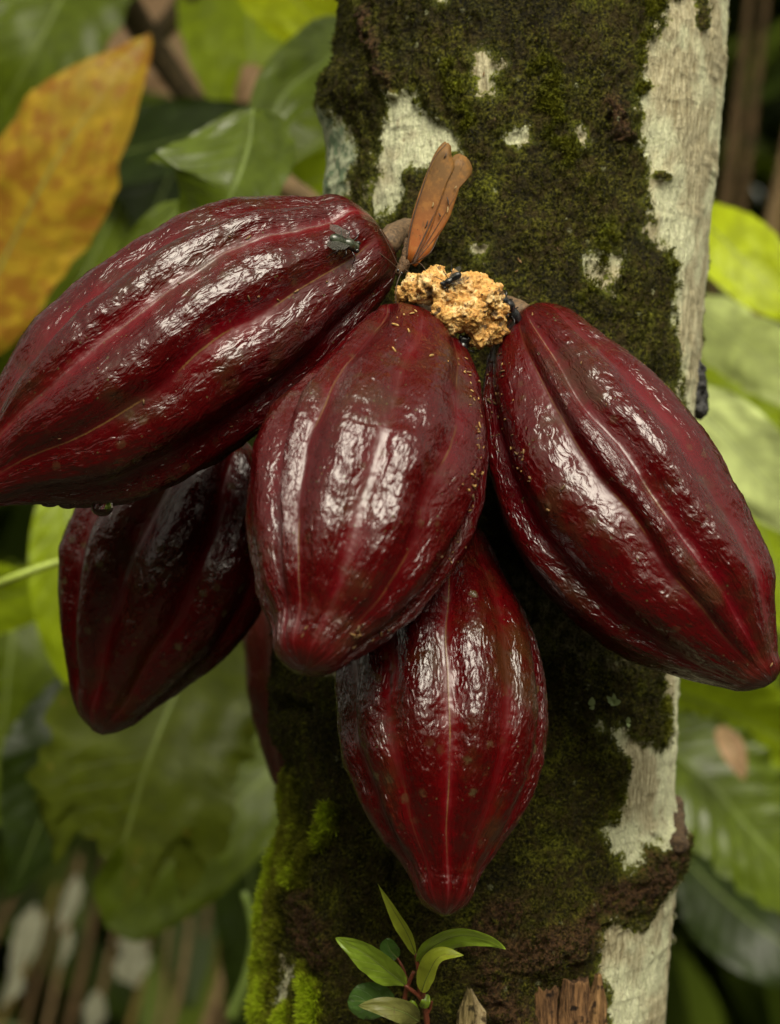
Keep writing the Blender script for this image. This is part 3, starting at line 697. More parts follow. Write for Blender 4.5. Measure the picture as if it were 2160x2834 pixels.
def insect(name, label, cat, cpx, cpy, cy, ang, L, mt, eye_mt, wings=True, legs=True, body=None, group=None, nrm=None, tilt=(0, -1, 0)):
    """small insect: one continuous body with head, thorax and abdomen, eyes, two wings, six legs; ang is its heading in the picture"""
    c = P(cpx, cpy, cy); root = thing(name, label, cat, c, group)
    up = Vector(nrm) if nrm is not None else Vector(tilt); up.normalize()
    fw = Vector((math.cos(ang), 0, math.sin(ang))); fw = (fw-up*fw.dot(up)).normalized(); sd_ = up.cross(fw)
    M = Matrix((fw, sd_, up)).transposed(); q = M.to_quaternion()
    W = lambda a, b_, c_: c + (fw*a + sd_*b_ + up*c_)*L
    B = [(W(.40, 0, .20), (.15*L, .19*L, .15*L), q), (W(.14, 0, .24), (.22*L, .19*L, .19*L), q), (W(-.26, 0, .20), (.32*L, .21*L, .17*L), q)]
    obj('body', blob('body', B, L*.035), mt, root)
    for s in (-1, 1):
        obj('eye', blob('eye', [(W(.46, .13*s, .24), (.10*L, .08*L, .10*L), q)], L*.03), eye_mt, root)
        if wings:
            pts = [W(.10, .10*s, .40), W(-.10, .30*s, .42), W(-.45, .42*s, .36), W(-.72, .36*s, .32), W(-.70, .20*s, .34), W(-.35, .10*s, .40)]
            me = bpy.data.meshes.new('wing'); ce = sum(pts, Vector())/6+up*L*.02
            me.from_pydata([tuple(p) for p in pts]+[tuple(ce)], [], [(i, (i+1) % 6, 6) for i in range(6)]); me.update()
            solid(obj('wing', me, WING, root), .00008)
        if legs:
            for k in range(3):
                a = .28-.2*k; r_ = .42-.42*k
                obj('leg', tube('leg', [W(a, .12*s, .16), W(a+r_*.35, .38*s, .26), W(a+r_*.6, .50*s, .02), W(a+r_*.75, .58*s, -.06)], [.022*L, .02*L, .014*L, .01*L], 5, 10), INK, root)
    return root
hit = ray(945, 680, POD_BVH)
FLY = simple('grey_green_fly', (.035, .042, .026), .3, .6, 700, 0, .6)
fly = insect('fly', 'small grey green fly sitting near the stalk of the left pod', 'fly', 0, 0, 0, 0, .014, FLY, INK) if False else None
def place_insect(px_, py_, bvhs, **kw):
    h = ray(px_, py_, bvhs); p = h[0]; n_ = h[1]
    if n_.dot(CAM-p) < 0: n_ = -n_
    qx, qy = proj(np.array([p])); return insect(cpx=qx[0], cpy=qy[0], cy=p.y, nrm=n_, **kw)
place_insect(945, 675, POD_BVH, name='fly', label='small grey green fly sitting near the stalk of the left pod', cat='fly', ang=-.15, L=.0165, mt=FLY, eye_mt=INK)
place_insect(1248, 772, [pulp_bvh], name='stingless_bee', label='black bee with raised wings on top of the yellow pulp', cat='bee', ang=math.radians(215), L=.0110, mt=INK, eye_mt=INK, group='black insects on the yellow pulp')
insect('beetle', 'round black beetle clinging to the right side of the yellow pulp', 'beetle', 1398, 862, -.052, math.radians(165), .017, INK, INK, wings=False, group='black insects on the yellow pulp', nrm=(.8, -.5, .3))
insect('beetle', 'shiny black beetle hanging beneath the yellow pulp', 'beetle', 1278, 968, -.058, math.radians(80), .016, INK, INK, wings=False, group='black insects on the yellow pulp', nrm=(0, -.9, -.3))
for lg in ([(1400, 818, -.056), (1385, 818, -.064), (1372, 828, -.068)], [(1402, 850, -.056), (1380, 846, -.066), (1368, 852, -.07)], [(1398, 880, -.056), (1378, 876, -.066), (1362, 882, -.07)]):
    pass

# ------------------------------------------------------------------ water drops
def mat_water():
    n = NT('water'); return n.done(n.node('BsdfGlass', Color=(1, 1, 1), Roughness=.0, IOR=1.33))
WATER = mat_water()
def drop(label, x, y, yy_, r, sx=1.0, sz=1.0, group='water drops'):
    o = obj('water_drop', blob('water_drop', [(P(x, y, yy_), (r*K*sx, r*K*sx, r*K*sz)), (P(x, y-r*.55, yy_), (r*K*sx*.9, r*K*sx*.9, r*K*.5))], r*K*.12, None, 0, 6), WATER, None, label, 'water drop', group)
drop('large clear water drop under the left pod with the fly', 283, 1405, -.062, 28, 1.05, .85, 'drops under the left pod')
drop('reddish middle water drop of three under the left pod', 188, 1397, -.064, 19, 1.3, .6, 'drops under the left pod')
drop('smallest water drop of three under the left pod, farthest left', 137, 1395, -.065, 16, 1.4, .55, 'drops under the left pod')
drop('water drop hanging under the tip of the right pod', 1966, 1874, -.088, 17, 1.2, .75, 'drops under the right pod')
drop('water drop at the lower edge of the right pod over the trunk', 1878, 1858, -.084, 15, 1.4, .6, 'drops under the right pod')
drop('upper of two water drops on the right edge of the trunk', 1866, 2537, .128, 11, .9, 1.0, 'drops on the trunk edge')
drop('lower of two water drops on the right edge of the trunk', 1862, 2602, .128, 13, .9, 1.0, 'drops on the trunk edge')

# ------------------------------------------------------------------ crumbs of pulp and frass lying on the pods
def grain_mesh(seed, L, R_):
    r = np.random.default_rng(seed); bm = bmesh.new()
    bmesh.ops.create_uvsphere(bm, u_segments=6, v_segments=5, radius=1)
    for v in bm.verts:
        v.co = Vector((v.co.x*R_*(1+.25*r.normal()*.6), v.co.y*R_, v.co.z*L + .3*R_*v.co.x**2)) * (1+.12*r.normal())
    me = bpy.data.meshes.new('grain'); bm.to_mesh(me); bm.free(); me.polygons.foreach_set('use_smooth', np.full(len(me.polygons), True)); return me
GM = [simple('tan_frass', (.15, .08, .022), .6, .5, 900), simple('yellow_crumb', (.34, .21, .06), .6, .5, 900), simple('brown_frass', (.09, .05, .016), .65, .4, 900)]
GRAINS = []
for k in range(9):
    me = grain_mesh(k, (.0016, .0012, .0009)[k % 3], (.00048, .00055, .0007)[k % 3]); me.materials.append(GM[(0, 1, 2)[(k//3) % 3]]); GRAINS.append(me)
def crumb(px_, py_, bvhs, k, label, group, scale=1.0):
    h = ray(px_, py_, bvhs)
    if h is None: return
    p, n_ = h[0], h[1]
    if n_.dot(CAM-p) < 0: n_ = -n_
    o = bpy.data.objects.new('frass_grain', GRAINS[k]); col.objects.link(o)
    t = n_.cross(Vector((random.gauss(0, 1), random.gauss(0, 1), random.gauss(0, 1)))).normalized()
    o.rotation_mode = 'QUATERNION'; o.rotation_quaternion = t.to_track_quat('Z', 'Y'); o.location = p + n_*.0004; s = scale*random.choice((.45, .6, .75, .9, 1.2)); o.scale = (s, s, s)
    o['label'] = label; o['category'] = 'crumb'; o['group'] = group
def along(pts, n, spread):
    q = spline([(x, y, 0) for x, y in pts], 200)
    for _ in range(n):
        x, y, _z = q[random.randrange(200)]; yield x+random.gauss(0, spread), y+random.gauss(0, spread)
for x, y in along([(1282, 1000), (1305, 1070), (1325, 1180), (1318, 1330), (1290, 1450), (1250, 1560)], 52, 12):
    crumb(x, y, POD_BVH, random.choice((0, 1, 2, 3, 4, 5, 7)), 'tiny tan crumb on the right flank of the middle pod', 'crumbs on the right flank of the middle pod', .95)
for x, y in along([(1370, 1000), (1385, 1120), (1410, 1230), (1460, 1330), (1500, 1400)], 46, 26):
    crumb(x, y, POD_BVH, random.choice((0, 1, 2, 4, 6, 7)), 'tiny tan crumb on the shaded flank of the right pod', 'crumbs on the right pod', .95)
for x, y in along([(970, 1770), (1010, 1745), (1050, 1755)], 16, 14):
    crumb(x, y, POD_BVH, random.choice((0, 1, 6, 7)), 'tiny brown crumb under the lower edge of the middle pod', 'crumbs near the tip of the middle pod', 1.0)
for x, y in ((848, 1738), (838, 1760)): crumb(x, y, POD_BVH, 0, 'tiny tan grain on the tip of the middle pod', 'grains on the tip of the middle pod', 1.1)
for x, y in ((635, 655), (688, 657), (400, 750), (495, 785), (688, 825), (272, 1020), (398, 1112), (165, 1213), (640, 1180), (770, 830), (905, 780), (820, 805), (715, 820), (600, 1000), (745, 1050), (350, 930)):
    crumb(x, y, POD_BVH, random.choice((0, 2, 6, 7)), 'tiny grain stuck to the skin of the left pod', 'grains on the left pod', .95)
for x, y in ((1765, 1550), (1620, 1598), (1785, 1140), (1680, 1120), (1610, 1005), (1900, 1120), (1475, 870), (1560, 1350), (1640, 1480), (2125, 1780), (2135, 1840)):
    crumb(x, y, POD_BVH, random.choice((0, 6, 7)), 'tiny brown grain scattered on the upper side of the right pod', 'grains on the upper right pod', 1.0)
for x, y in ((1100, 880), (1118, 872), (1140, 868), (1150, 862), (1195, 985), (1090, 968), (1130, 915), (1240, 1000), (1095, 900)):
    crumb(x, y, POD_BVH, random.choice((3, 4, 5)), 'pale yellow crumb on the shoulder of the middle pod below the pulp', 'crumbs on the shoulder of the middle pod', 1.3)
for x, y in ((1340, 205), (1400, 600), (1430, 750), (1440, 720), (1545, 690), (1700, 1840), (1630, 1855), (1370, 330), (1485, 110), (1560, 1850), (1590, 2035)):
    crumb(x, y, [trunk_bvh], random.choice((0, 6)), 'tiny brown speck lying on the moss of the trunk', 'specks on the moss', 1.1)

for q_ in range(34):
    crumb(random.gauss(1280, 70), random.gauss(850, 55), [pulp_bvh], random.choice((6, 7, 8)), 'tiny dark bit of debris stuck in the yellow pulp', 'dark debris in the pulp', random.uniform(.6, 1.1))
# ------------------------------------------------------------------ leaves
def mat_leaf(name, base, vein, spot=None, gloss=.45, trans=.35, nveins=11, spots=.0, spec=.3, tcol=None):
    n = NT(name); o = n.obj(); uu, vv = n.attr('lu'), n.attr('lv')
    f = n.noise(o, 60, 5, .6); g = n.noise(o, 14, 3)
    c = n.mix(n.ramp(f, .35, .68), tuple(x*.78 for x in base), tuple(x*1.18 for x in base))
    av = n.math('ABSOLUTE', vv)
    ph = n.math('SUBTRACT', n.math('MULTIPLY', uu, nveins), n.math('MULTIPLY', av, 2.2))
    fr = n.math('ABSOLUTE', n.math('SUBTRACT', n.math('FRACT', ph), .5))
    lat = n.math('MULTIPLY', n.ramp(fr, .055, .015), n.ramp(av, 1.0, .55))
    c = n.mix(n.math('MULTIPLY', lat, .3), c, vein); c = n.mix(n.ramp(av, .045, .02), c, vein)
    if spot is not None: c = n.mix(n.ramp(n.math('ADD', n.noise(o, 75, 6, .7), n.math('MULTIPLY', g, .5)), .98-spots, 1.08-spots), c, spot)
    h = n.math('ADD', n.math('MULTIPLY', lat, -.6), n.math('MULTIPLY', f, .5))
    b = n.bsdf(Base_Color=c, Roughness=gloss, Specular_IOR_Level=spec, Normal=n.bump(h, .5, .002))
    tr = n.node('BsdfTranslucent', Color=n.mix(.5, c, tcol or tuple(min(1, x*2.2) for x in base)))
    mx = n.node('MixShader'); n.put(mx, 0, trans); n.put(mx, 1, b); n.put(mx, 2, tr); return n.done(mx)
def widths(u, kind):
    if kind == 'oval': return np.sin(math.pi*np.clip(u, 0, 1)**.85)**.75
    if kind == 'lance': return np.sin(math.pi*np.clip(u, 0, 1)**.75)**1.05
    if kind == 'blunt': return np.clip(np.sin(math.pi*np.clip(u*.86+.02, 0, 1)**.9), 0, 1)**.6*np.clip((1-u)/.05, 0, 1)**.5
    if kind == 'obov': return np.sin(math.pi*np.clip(u, 0, 1)**1.5)**.8
    if kind == 'cut': return np.clip(u/.25, 0, 1)**.7*np.where(u > .9, .9, 1.0)
    if kind == 'round': return np.sqrt(np.clip(1-(2*u-1)**2, 0, 1))
def leaf(label, mid, width, mt, kind='oval', tilt=0.0, fold=.18, cup=0.0, rag=0.0, ripple=.02, seed=1, petiole=None, name='leaf', cat='leaf', group=None, parent=None, nu=56, nv=21, asym=0.0, rib=True, wl=None):
    """blade along a midrib given as photo pixels + depth; tilt turns it about the midrib; fold/cup give the cross-section"""
    if parent is None: mid = [(m[0], m[1], m[2]*1.95) for m in mid]; petiole = petiole and [(m[0], m[1], m[2]*1.95) for m in petiole]
    C = spline([P(*m) for m in mid], nu); sc = 1+C[:, 1].mean()/1.2
    T = np.gradient(C, axis=0); T /= np.linalg.norm(T, axis=1)[:, None]
    view = np.array([0, -1.0, 0]); S = np.cross(T, view); S /= np.linalg.norm(S, axis=1)[:, None]+1e-9; N = np.cross(S, T)
    ct, stt = math.cos(tilt), math.sin(tilt); S2 = S*ct + N*stt; N2 = N*ct - S*stt
    u = np.linspace(0, 1, nu); v = np.linspace(-1, 1, nv); w = widths(u, kind)*width*K*sc/2
    U, Vv = np.meshgrid(u, v, indexing='ij')
    edge = 1 + rag*np.array(fbm(np.stack([U.ravel()*10, np.sign(Vv.ravel())*5, 0*U.ravel()+seed], 1), 3, seed)).reshape(U.shape)*np.abs(Vv)
    off = Vv*w[:, None]*edge*(1+asym*np.sign(Vv))
    hgt = fold*np.abs(Vv)*w[:, None] + cup*Vv**2*w[:, None] + ripple*w[:, None]*np.sin((U*11-np.abs(Vv)*2.2)*2*math.pi)*np.abs(Vv)
    hgt = hgt + .20*w.max()*fbm(np.stack([U.ravel()*4, Vv.ravel()*2, 0*U.ravel()+seed*2.2], 1), 2, seed+2).reshape(U.shape)*np.abs(Vv)
    V = (C[:, None, :] + off[..., None]*S2[:, None, :] + hgt[..., None]*N2[:, None, :]).reshape(-1, 3)
    if kind == 'cut': V = V + (T[-1][None, None, :]*(width*K*sc*.30*(U**5)*fbm(np.stack([Vv.ravel()*5, 0*U.ravel()+3., 0*U.ravel()+seed], 1), 4, seed+5).reshape(U.shape))[..., None]).reshape(-1, 3)
    if parent is None:
        root = thing(name, label, cat, C[0], group); part = 'blade'
    else: root = parent; part = name
    o = obj(part, mesh_np(part, V, grid_faces(nu, nv), {'lu': U.ravel(), 'lv': Vv.ravel()}), mt, root)
    if rib:
        rr = max(.0004, width*K*sc*.011)
        obj('midrib', tube('midrib', [C[i] + N2[i]*(-rr*.3) for i in range(0, nu, 5)], [rr, rr*.7, rr*.25], 6, 24), RIB, root if parent is None else o)
    if petiole: obj('petiole', tube('petiole', [C[0]]+[P(*p) for p in petiole], [max(.0006, width*K*sc*.012)]*2, 7, 14), RIB, root)
    return root
RIB = simple('leaf_midrib', (.15, .20, .045), .5, .2, 100)

# --- seedling growing on the trunk
SG = mat_leaf('seedling_leaf', (.26, .39, .032), (.30, .42, .06), (.16, .09, .03), .32, .30, 6, .10, .5)
SY = mat_leaf('seedling_young_leaf', (.44, .52, .05), (.36, .32, .06), (.20, .10, .03), .35, .35, 6, .06)
SD = mat_leaf('seedling_round_leaf', (.06, .125, .025), (.09, .16, .035), (.30, .28, .12), .22, .15, 4, .0, .7)
SB = mat_leaf('seedling_old_leaf', (.15, .155, .04), (.18, .17, .06), (.10, .07, .045), .4, .2, 5, .12)
RED = simple('red_stem', (.17, .045, .022), .45, .3, 500)
sb = on_trunk(1180, 2834)
sdl = thing('seedling', 'small green seedling with red stems growing on the trunk under the lowest pod', 'seedling', P(1182, 2860, -.008))
ST = -.022
for pts, r in (([(1184, 2880, -.006), (1180, 2810, -.014), (1164, 2762, ST), (1122, 2728, -.026)], [.0017, .0016, .0014, .0010]),
               ([(1164, 2762, ST), (1160, 2700, -.026), (1152, 2640, -.03)], [.0014, .0013, .0010]),
               ([(1168, 2765, ST), (1172, 2755, -.024), (1166, 2735, -.028)], [.0014, .0013, .0010]),
               ([(1120, 2775, -.016), (1124, 2745, -.02), (1146, 2690, -.024)], [.0013, .0012, .0011]),
               ([(1126, 2712, -.018), (1112, 2672, -.018), (1100, 2652, -.018)], [.0009, .0008, .0006]),
               ([(1178, 2815, -.014), (1192, 2790, -.016), (1196, 2772, -.018)], [.0009, .0008, .0006])):
    obj('stem', tube('stem', [P(*p) for p in pts], r, 9, 22, .0002, 3), RED, sdl)
leaf(None, [(1124, 2728, -.026), (1075, 2690, -.032), (1010, 2640, -.036), (930, 2596, -.032)], 92, SG, 'oval', .35, .22, name='leaf', parent=sdl, seed=3, ripple=.01)
leaf(None, [(1152, 2644, -.03), (1128, 2585, -.036), (1090, 2520, -.04), (1046, 2446, -.038)], 40, SY, 'lance', .5, .5, name='leaf', parent=sdl, seed=4, ripple=.01)
leaf(None, [(1156, 2665, -.028), (1200, 2620, -.04), (1280, 2590, -.05), (1350, 2602, -.052), (1400, 2629, -.050)], 78, SG, 'oval', -.55, .20, name='leaf', parent=sdl, seed=5, ripple=.01)
leaf(None, [(1168, 2745, -.028), (1185, 2700, -.04), (1225, 2645, -.05), (1285, 2644, -.05)], 62, SY, 'oval', .7, .45, name='leaf', parent=sdl, seed=6, ripple=.01)
leaf(None, [(1100, 2652, -.018), (1082, 2632, -.02), (1068, 2598, -.022)], 52, SD, 'round', .1, .15, name='leaf', parent=sdl, seed=7, nu=30)
leaf(None, [(1085, 2800, -.014), (1030, 2775, -.02), (962, 2770, -.022)], 112, SD, 'round', .15, .05, name='leaf', parent=sdl, seed=8, nu=34, cup=-.1)
leaf(None, [(1160, 2828, -.018), (1110, 2800, -.034), (1050, 2785, -.038), (992, 2784, -.036)], 66, SB, 'oval', -.3, .18, name='leaf', parent=sdl, seed=9, ripple=.01)
leaf(None, [(1150, 2808, -.018), (1142, 2790, -.024), (1140, 2768, -.024)], 36, SG, 'round', .2, .2, name='leaf', parent=sdl, seed=10, nu=24)
leaf(None, [(1168, 2790, -.02), (1178, 2775, -.024), (1184, 2752, -.022)], 26, SG, 'round', .1, .2, name='leaf', parent=sdl, seed=11, nu=24)
for (x, y, r_, lb) in ((1625, 1985, 30, 'lower right'), (1640, 1940, 26, 'upper'), (1690, 1950, 24, 'right')):
    pass
# --- tiny pale seedlings in the moss
TINY = mat_leaf('tiny_pale_leaf', (.34, .42, .20), (.4, .45, .25), None, .5, .3, 4)
def tiny(label, cx_, cy_, leaves):
    p = on_trunk(cx_, cy_, .002); yy_ = p.y; root = thing('tiny_plant', label, 'seedling', p, 'tiny pale plants in the moss')
    for (dx, dy, w_) in leaves:
        leaf(None, [(cx_, cy_, yy_-.001), (cx_+dx*.5, cy_+dy*.5, yy_-.004), (cx_+dx, cy_+dy, yy_-.005)], w_, TINY, 'oval', 0, .1, name='leaf', parent=root, nu=14, nv=7, seed=int(cx_)+dx, rib=False)
tiny('tiny pale sprig of several leaves in the moss left of the pale bark', 1700, 1945, [(-20, -18, 14), (0, -26, 14), (20, -4, 18), (-8, 8, 16), (10, 6, 16), (-18, -4, 12)])
tiny('single tiny pale leaf in the moss beside the lowest pod', 1638, 1955, [(2, -26, 20), (6, 10, 16)])
tiny('tiny pale leaf at the upper end of the bare bark patch', 1740, 2002, [(0, -18, 14), (2, 12, 12)])

# --- leaves behind the cluster, on the left
def C_(r, g, b): return (r, g, b)
YEL = mat_leaf('yellowing_leaf', (.36, .235, .014), (.34, .22, .02), (.27, .12, .012), .5, .35, 12, .26, .25, (.7, .35, .03))
G_DK = mat_leaf('dark_green_leaf', (.018, .032, .002), (.03, .045, .005), None, .4, .3, 12)
G_MD = mat_leaf('mid_green_leaf', (.085, .12, .004), (.13, .17, .02), None, .42, .35, 11)
G_BR = mat_leaf('bright_green_leaf', (.25, .33, .008), (.28, .35, .03), None, .42, .45, 10)
G_LM = mat_leaf('lime_leaf', (.46, .56, .010), (.48, .55, .04), (.33, .16, .02), .45, .5, 10, .04)
G_PL = mat_leaf('pale_leaf_underside', (.60, .70, .26), (.64, .72, .32), (.30, .24, .08), .5, .4, 9, .0)
G_OL = mat_leaf('olive_leaf', (.066, .084, .004), (.09, .11, .012), (.20, .12, .02), .5, .4, 12, .08, .3)
G_GL = mat_leaf('glossy_leaf', (.095, .135, .010), (.17, .23, .045), None, .33, .35, 11, 0, .5)
TANL = mat_leaf('dry_tan_leaf', (.40, .25, .14), (.42, .28, .16), (.25, .13, .06), .6, .35, 9, .1, .3)
leaf('big yellow orange leaf blotched with brown at the left edge', [(-120, 1010, .36), (20, 700, .35), (170, 420, .34), (300, 240, .34), (415, 88, .35)], 420, YEL, 'oval', .25, .10, seed=2, rag=.16, petiole=[(-170, 1120, .36)])
leaf('dark ribbed green leaf in the top left corner', [(330, -260, .55), (200, -60, .5), (90, 150, .48), (-60, 420, .5)], 430, G_MD, 'oval', -.3, .12, seed=12, ripple=.05)
leaf('glossy green leaf with toothed edge just above the left pod', [(700, 300, .20), (690, 400, .19), (650, 520, .18), (520, 720, .2)], 420, G_GL, 'oval', -.35, .15, seed=13, rag=.06, asym=.25)
leaf('curving mid green leaf running from the glossy leaf up to the trunk', [(1010, 60, .34), (900, 170, .30), (780, 270, .28), (722, 400, .27), (704, 560, .27)], 210, G_GL, 'lance', .05, .35, seed=14)
leaf('wide bright green leaf at the top left of the trunk', [(700, -180, .62), (690, 0, .6), (700, 180, .58), (770, 420, .6)], 420, G_BR, 'oval', .35, .14, seed=15, ripple=.04)
leaf('lime green leaf tip reaching in at the top beside the trunk', [(640, -200, .42), (780, -40, .42), (880, 60, .42), (990, 150, .42)], 240, G_LM, 'oval', -.25, .12, seed=16)
leaf('dark leaf lying level behind the yellow leaf', [(150, 470, .50), (350, 420, .48), (560, 370, .46), (800, 330, .45)], 260, G_DK, 'oval', .5, .15, seed=17)
leaf('green leaf half hidden between glossy leaf and trunk', [(1000, 300, .42), (880, 400, .40), (760, 480, .4), (640, 560, .4)], 280, G_MD, 'oval', -.45, .14, seed=18)
leaf('light green leaf corner just touching the trunk lichen', [(1050, 420, .3), (930, 480, .3), (820, 520, .3), (740, 570, .3)], 150, G_BR, 'oval', .2, .12, seed=19)
leaf('very dark green leaf hanging behind the yellow leaf', [(520, 380, .62), (440, 560, .6), (360, 760, .58), (250, 1000, .58)], 420, G_DK, 'oval', -.3, .14, seed=20)
leaf('dim green leaf below the yellow leaf near the left pod', [(330, 560, .5), (220, 780, .46), (110, 950, .45), (-60, 1150, .46)], 300, G_MD, 'lance', .5, .16, seed=21)
leaf('small green leaf tip peeping over the left pod', [(520, 560, .26), (430, 640, .25), (330, 700, .25)], 110, G_GL, 'oval', .2, .1, seed=22)
leaf('dry tan leaf behind the forked branch at the top left', [(250, -160, .95), (400, 40, .95), (520, 160, .95), (620, 300, .95)], 380, TANL, 'oval', .2, .1, seed=23)
leaf('small dry pinkish leaf beside the curving green leaf', [(720, 190, .52), (690, 240, .5), (650, 300, .5)], 90, TANL, 'oval', .3, .2, seed=24)
leaf('upright light green leaf with pale midrib left of the dark pod', [(175, 1290, .36), (190, 1500, .35), (205, 1720, .35), (250, 1980, .36)], 230, G_BR, 'oval', .2, .16, seed=25)
leaf('green leaf crossing the left edge beside the dark pod', [(-150, 1690, .42), (-40, 1650, .4), (60, 1640, .4), (160, 1560, .4)], 230, G_BR, 'oval', -.5, .2, seed=26)
leaf('broad dark leaf at the left edge below the dark pod', [(60, 1560, .52), (30, 1800, .5), (10, 2000, .5), (-40, 2300, .5)], 420, G_MD, 'oval', .3, .14, seed=27)
leaf('long dark leaf hanging down to the dry stalks at lower left', [(250, 1830, .46), (180, 2080, .44), (110, 2280, .44), (20, 2500, .44)], 330, G_DK, 'lance', -.2, .16, seed=28)
leaf('large olive leaf with ragged eaten edge below the dark pod', [(640, 1640, .34), (520, 1850, .33), (420, 2080, .32), (330, 2380, .32)], 520, G_OL, 'cut', .12, .06, rag=.34, seed=29, ripple=.0, nu=80, nv=31)
leaf('blunt dark green leaf in front of the dry stalks', [(900, 2010, .48), (700, 2180, .45), (520, 2350, .44), (290, 2560, .44)], 330, G_MD, 'blunt', -.25, .10, seed=30)
leaf('olive leaf hanging behind the hidden pod', [(800, 1560, .60), (720, 1800, .58), (680, 2000, .58), (690, 2260, .58)], 360, G_OL, 'oval', .25, .12, seed=31)
leaf('narrow dark leaf beside the bright moss at the bottom', [(640, 2180, .7), (690, 2400, .7), (700, 2600, .7), (640, 2900, .7)], 240, G_DK, 'lance', .3, .1, seed=32)
# --- right of the trunk
leaf('lime yellow leaf with rusty spots right of the trunk', [(1890, 560, .36), (2000, 660, .34), (2100, 760, .33), (2300, 900, .33)], 230, G_LM, 'oval', .2, .1, seed=33)
leaf('pale leaf with torn tip right of the trunk', [(1880, 830, .40), (2020, 930, .38), (2120, 1000, .37), (2320, 1180, .37)], 190, G_PL, 'oval', -.2, .1, rag=.2, seed=34)
leaf('mid green leaf with brown streak behind the right pod', [(1870, 1010, .44), (2000, 1090, .42), (2100, 1190, .42), (2300, 1420, .42)], 210, G_BR, 'oval', .2, .14, seed=35, ripple=.05)
leaf('whitish green leaf directly behind the right pod', [(1860, 1080, .30), (1980, 1180, .29), (2090, 1300, .29), (2260, 1500, .3)], 240, G_PL, 'oval', -.15, .08, seed=36)
leaf('bright green leaf below the whitish leaf at the right edge', [(1960, 1240, .40), (2080, 1400, .38), (2140, 1560, .38), (2230, 1800, .38)], 260, G_BR, 'oval', .25, .14, seed=37)
leaf('light green leaf under the tip of the right pod', [(1800, 1880, .55), (1960, 1950, .52), (2080, 2000, .5), (2350, 2160, .5)], 300, G_BR, 'oval', -.35, .2, seed=38, ripple=.08)
leaf('large leaf with silvery sheen at the lower right', [(1740, 2010, .46), (1940, 2140, .44), (2080, 2300, .44), (2330, 2560, .45)], 380, G_GL, 'oval', .55, .22, seed=39, ripple=.10)
leaf('small tan dry leaf lying on the silvery leaf', [(1990, 2010, .42), (2030, 2080, .41), (2062, 2160, .41)], 70, TANL, 'oval', .2, .2, seed=40)
leaf('dark green leaf under the silvery leaf at the lower right', [(1900, 2380, .7), (2000, 2480, .68), (2120, 2580, .66), (2350, 2700, .66)], 300, G_DK, 'oval', .3, .14, seed=41)
leaf('narrow green leaf beside the tip of the right pod', [(2190, 1560, .6), (2160, 1700, .6), (2140, 1850, .6), (2120, 2010, .6)], 110, G_MD, 'lance', .2, .14, seed=42)

# --- branches, dry stalks
BR = mat_wood('branch_bark', (.035, .026, .010), (.10, .07, .032))
obj('branch', tube('branch', [P(270, -120, 1.1), P(400, 90, 1.1), P(520, 260, 1.1), P(640, 380, 1.1)], [.017, .015, .013, .011], 12, 40, .002, 4), BR, None, 'slanting brown branch at the top left behind the yellow leaf', 'branch', 'branches at the top left')
obj('branch', tube('branch', [P(560, -80, 1.14), P(500, 20, 1.14), P(430, 110, 1.12), P(405, 150, 1.1)], [.012, .011, .011, .010], 10, 30, .0015, 6), BR, None, 'short brown twig joining the slanting branch', 'branch', 'branches at the top left')
obj('branch', tube('branch', [P(740, 480, .55), P(800, 520, .55), P(860, 560, .55), P(930, 640, .55)], [.010, .010, .009, .009], 10, 30, .0015, 8), simple('tan_branch', (.20, .13, .06), .8, .3, 90), None, 'tan twig behind the left pod close to the trunk', 'branch')
obj('green_stem', tube('green_stem', [P(-60, 1640, .38), P(60, 1590, .36), P(130, 1565, .36), P(200, 1545, .36)], [.0035, .0032, .003, .0026], 8, 24), simple('lime_stem', (.26, .33, .05), .5, .2, 100), None, 'thin lime green leaf stem at the left edge', 'stem')
obj('green_stem', tube('green_stem', [P(640, 2820, .6), P(690, 2700, .6), P(706, 2580, .6), P(676, 2470, .6)], [.006, .006, .005, .003], 8, 24), simple('grass_green_stem', (.13, .19, .03), .5, .2, 100), None, 'curved green stem arching beside the bright moss', 'stem')
DRY = [mat_wood('dry_stalk_tan', (.14, .092, .04), (.31, .21, .105), (1, 1, .05)), mat_wood('dry_stalk_brown', (.07, .044, .017), (.17, .105, .048), (1, 1, .05)), mat_wood('dry_stalk_ochre', (.11, .08, .018), (.23, .165, .045), (1, 1, .05))]
ORD = ['first', 'second', 'third', 'fourth', 'fifth', 'sixth', 'seventh', 'eighth', 'ninth', 'tenth', 'eleventh', 'twelfth', 'thirteenth']
def stalk(x0, y0, x1, y1, dep, w, k, lb, grp, bend=0):
    mx_, my_ = (x0+x1)/2+bend, (y0+y1)/2
    sc = 1+dep/1.2
    obj('dry_stalk', tube('dry_stalk', [P(x0, y0, dep), P(mx_, my_, dep), P(x1, y1, dep)], [w*K*sc*.3, w*K*sc*.6, w*K*sc*.6], 8, 20, .001, int(x0)), DRY[k], None, lb, 'dry stalk', grp)
LBL = 'blurred brown dry stalk in the lower left background, %s from the left at the bottom'
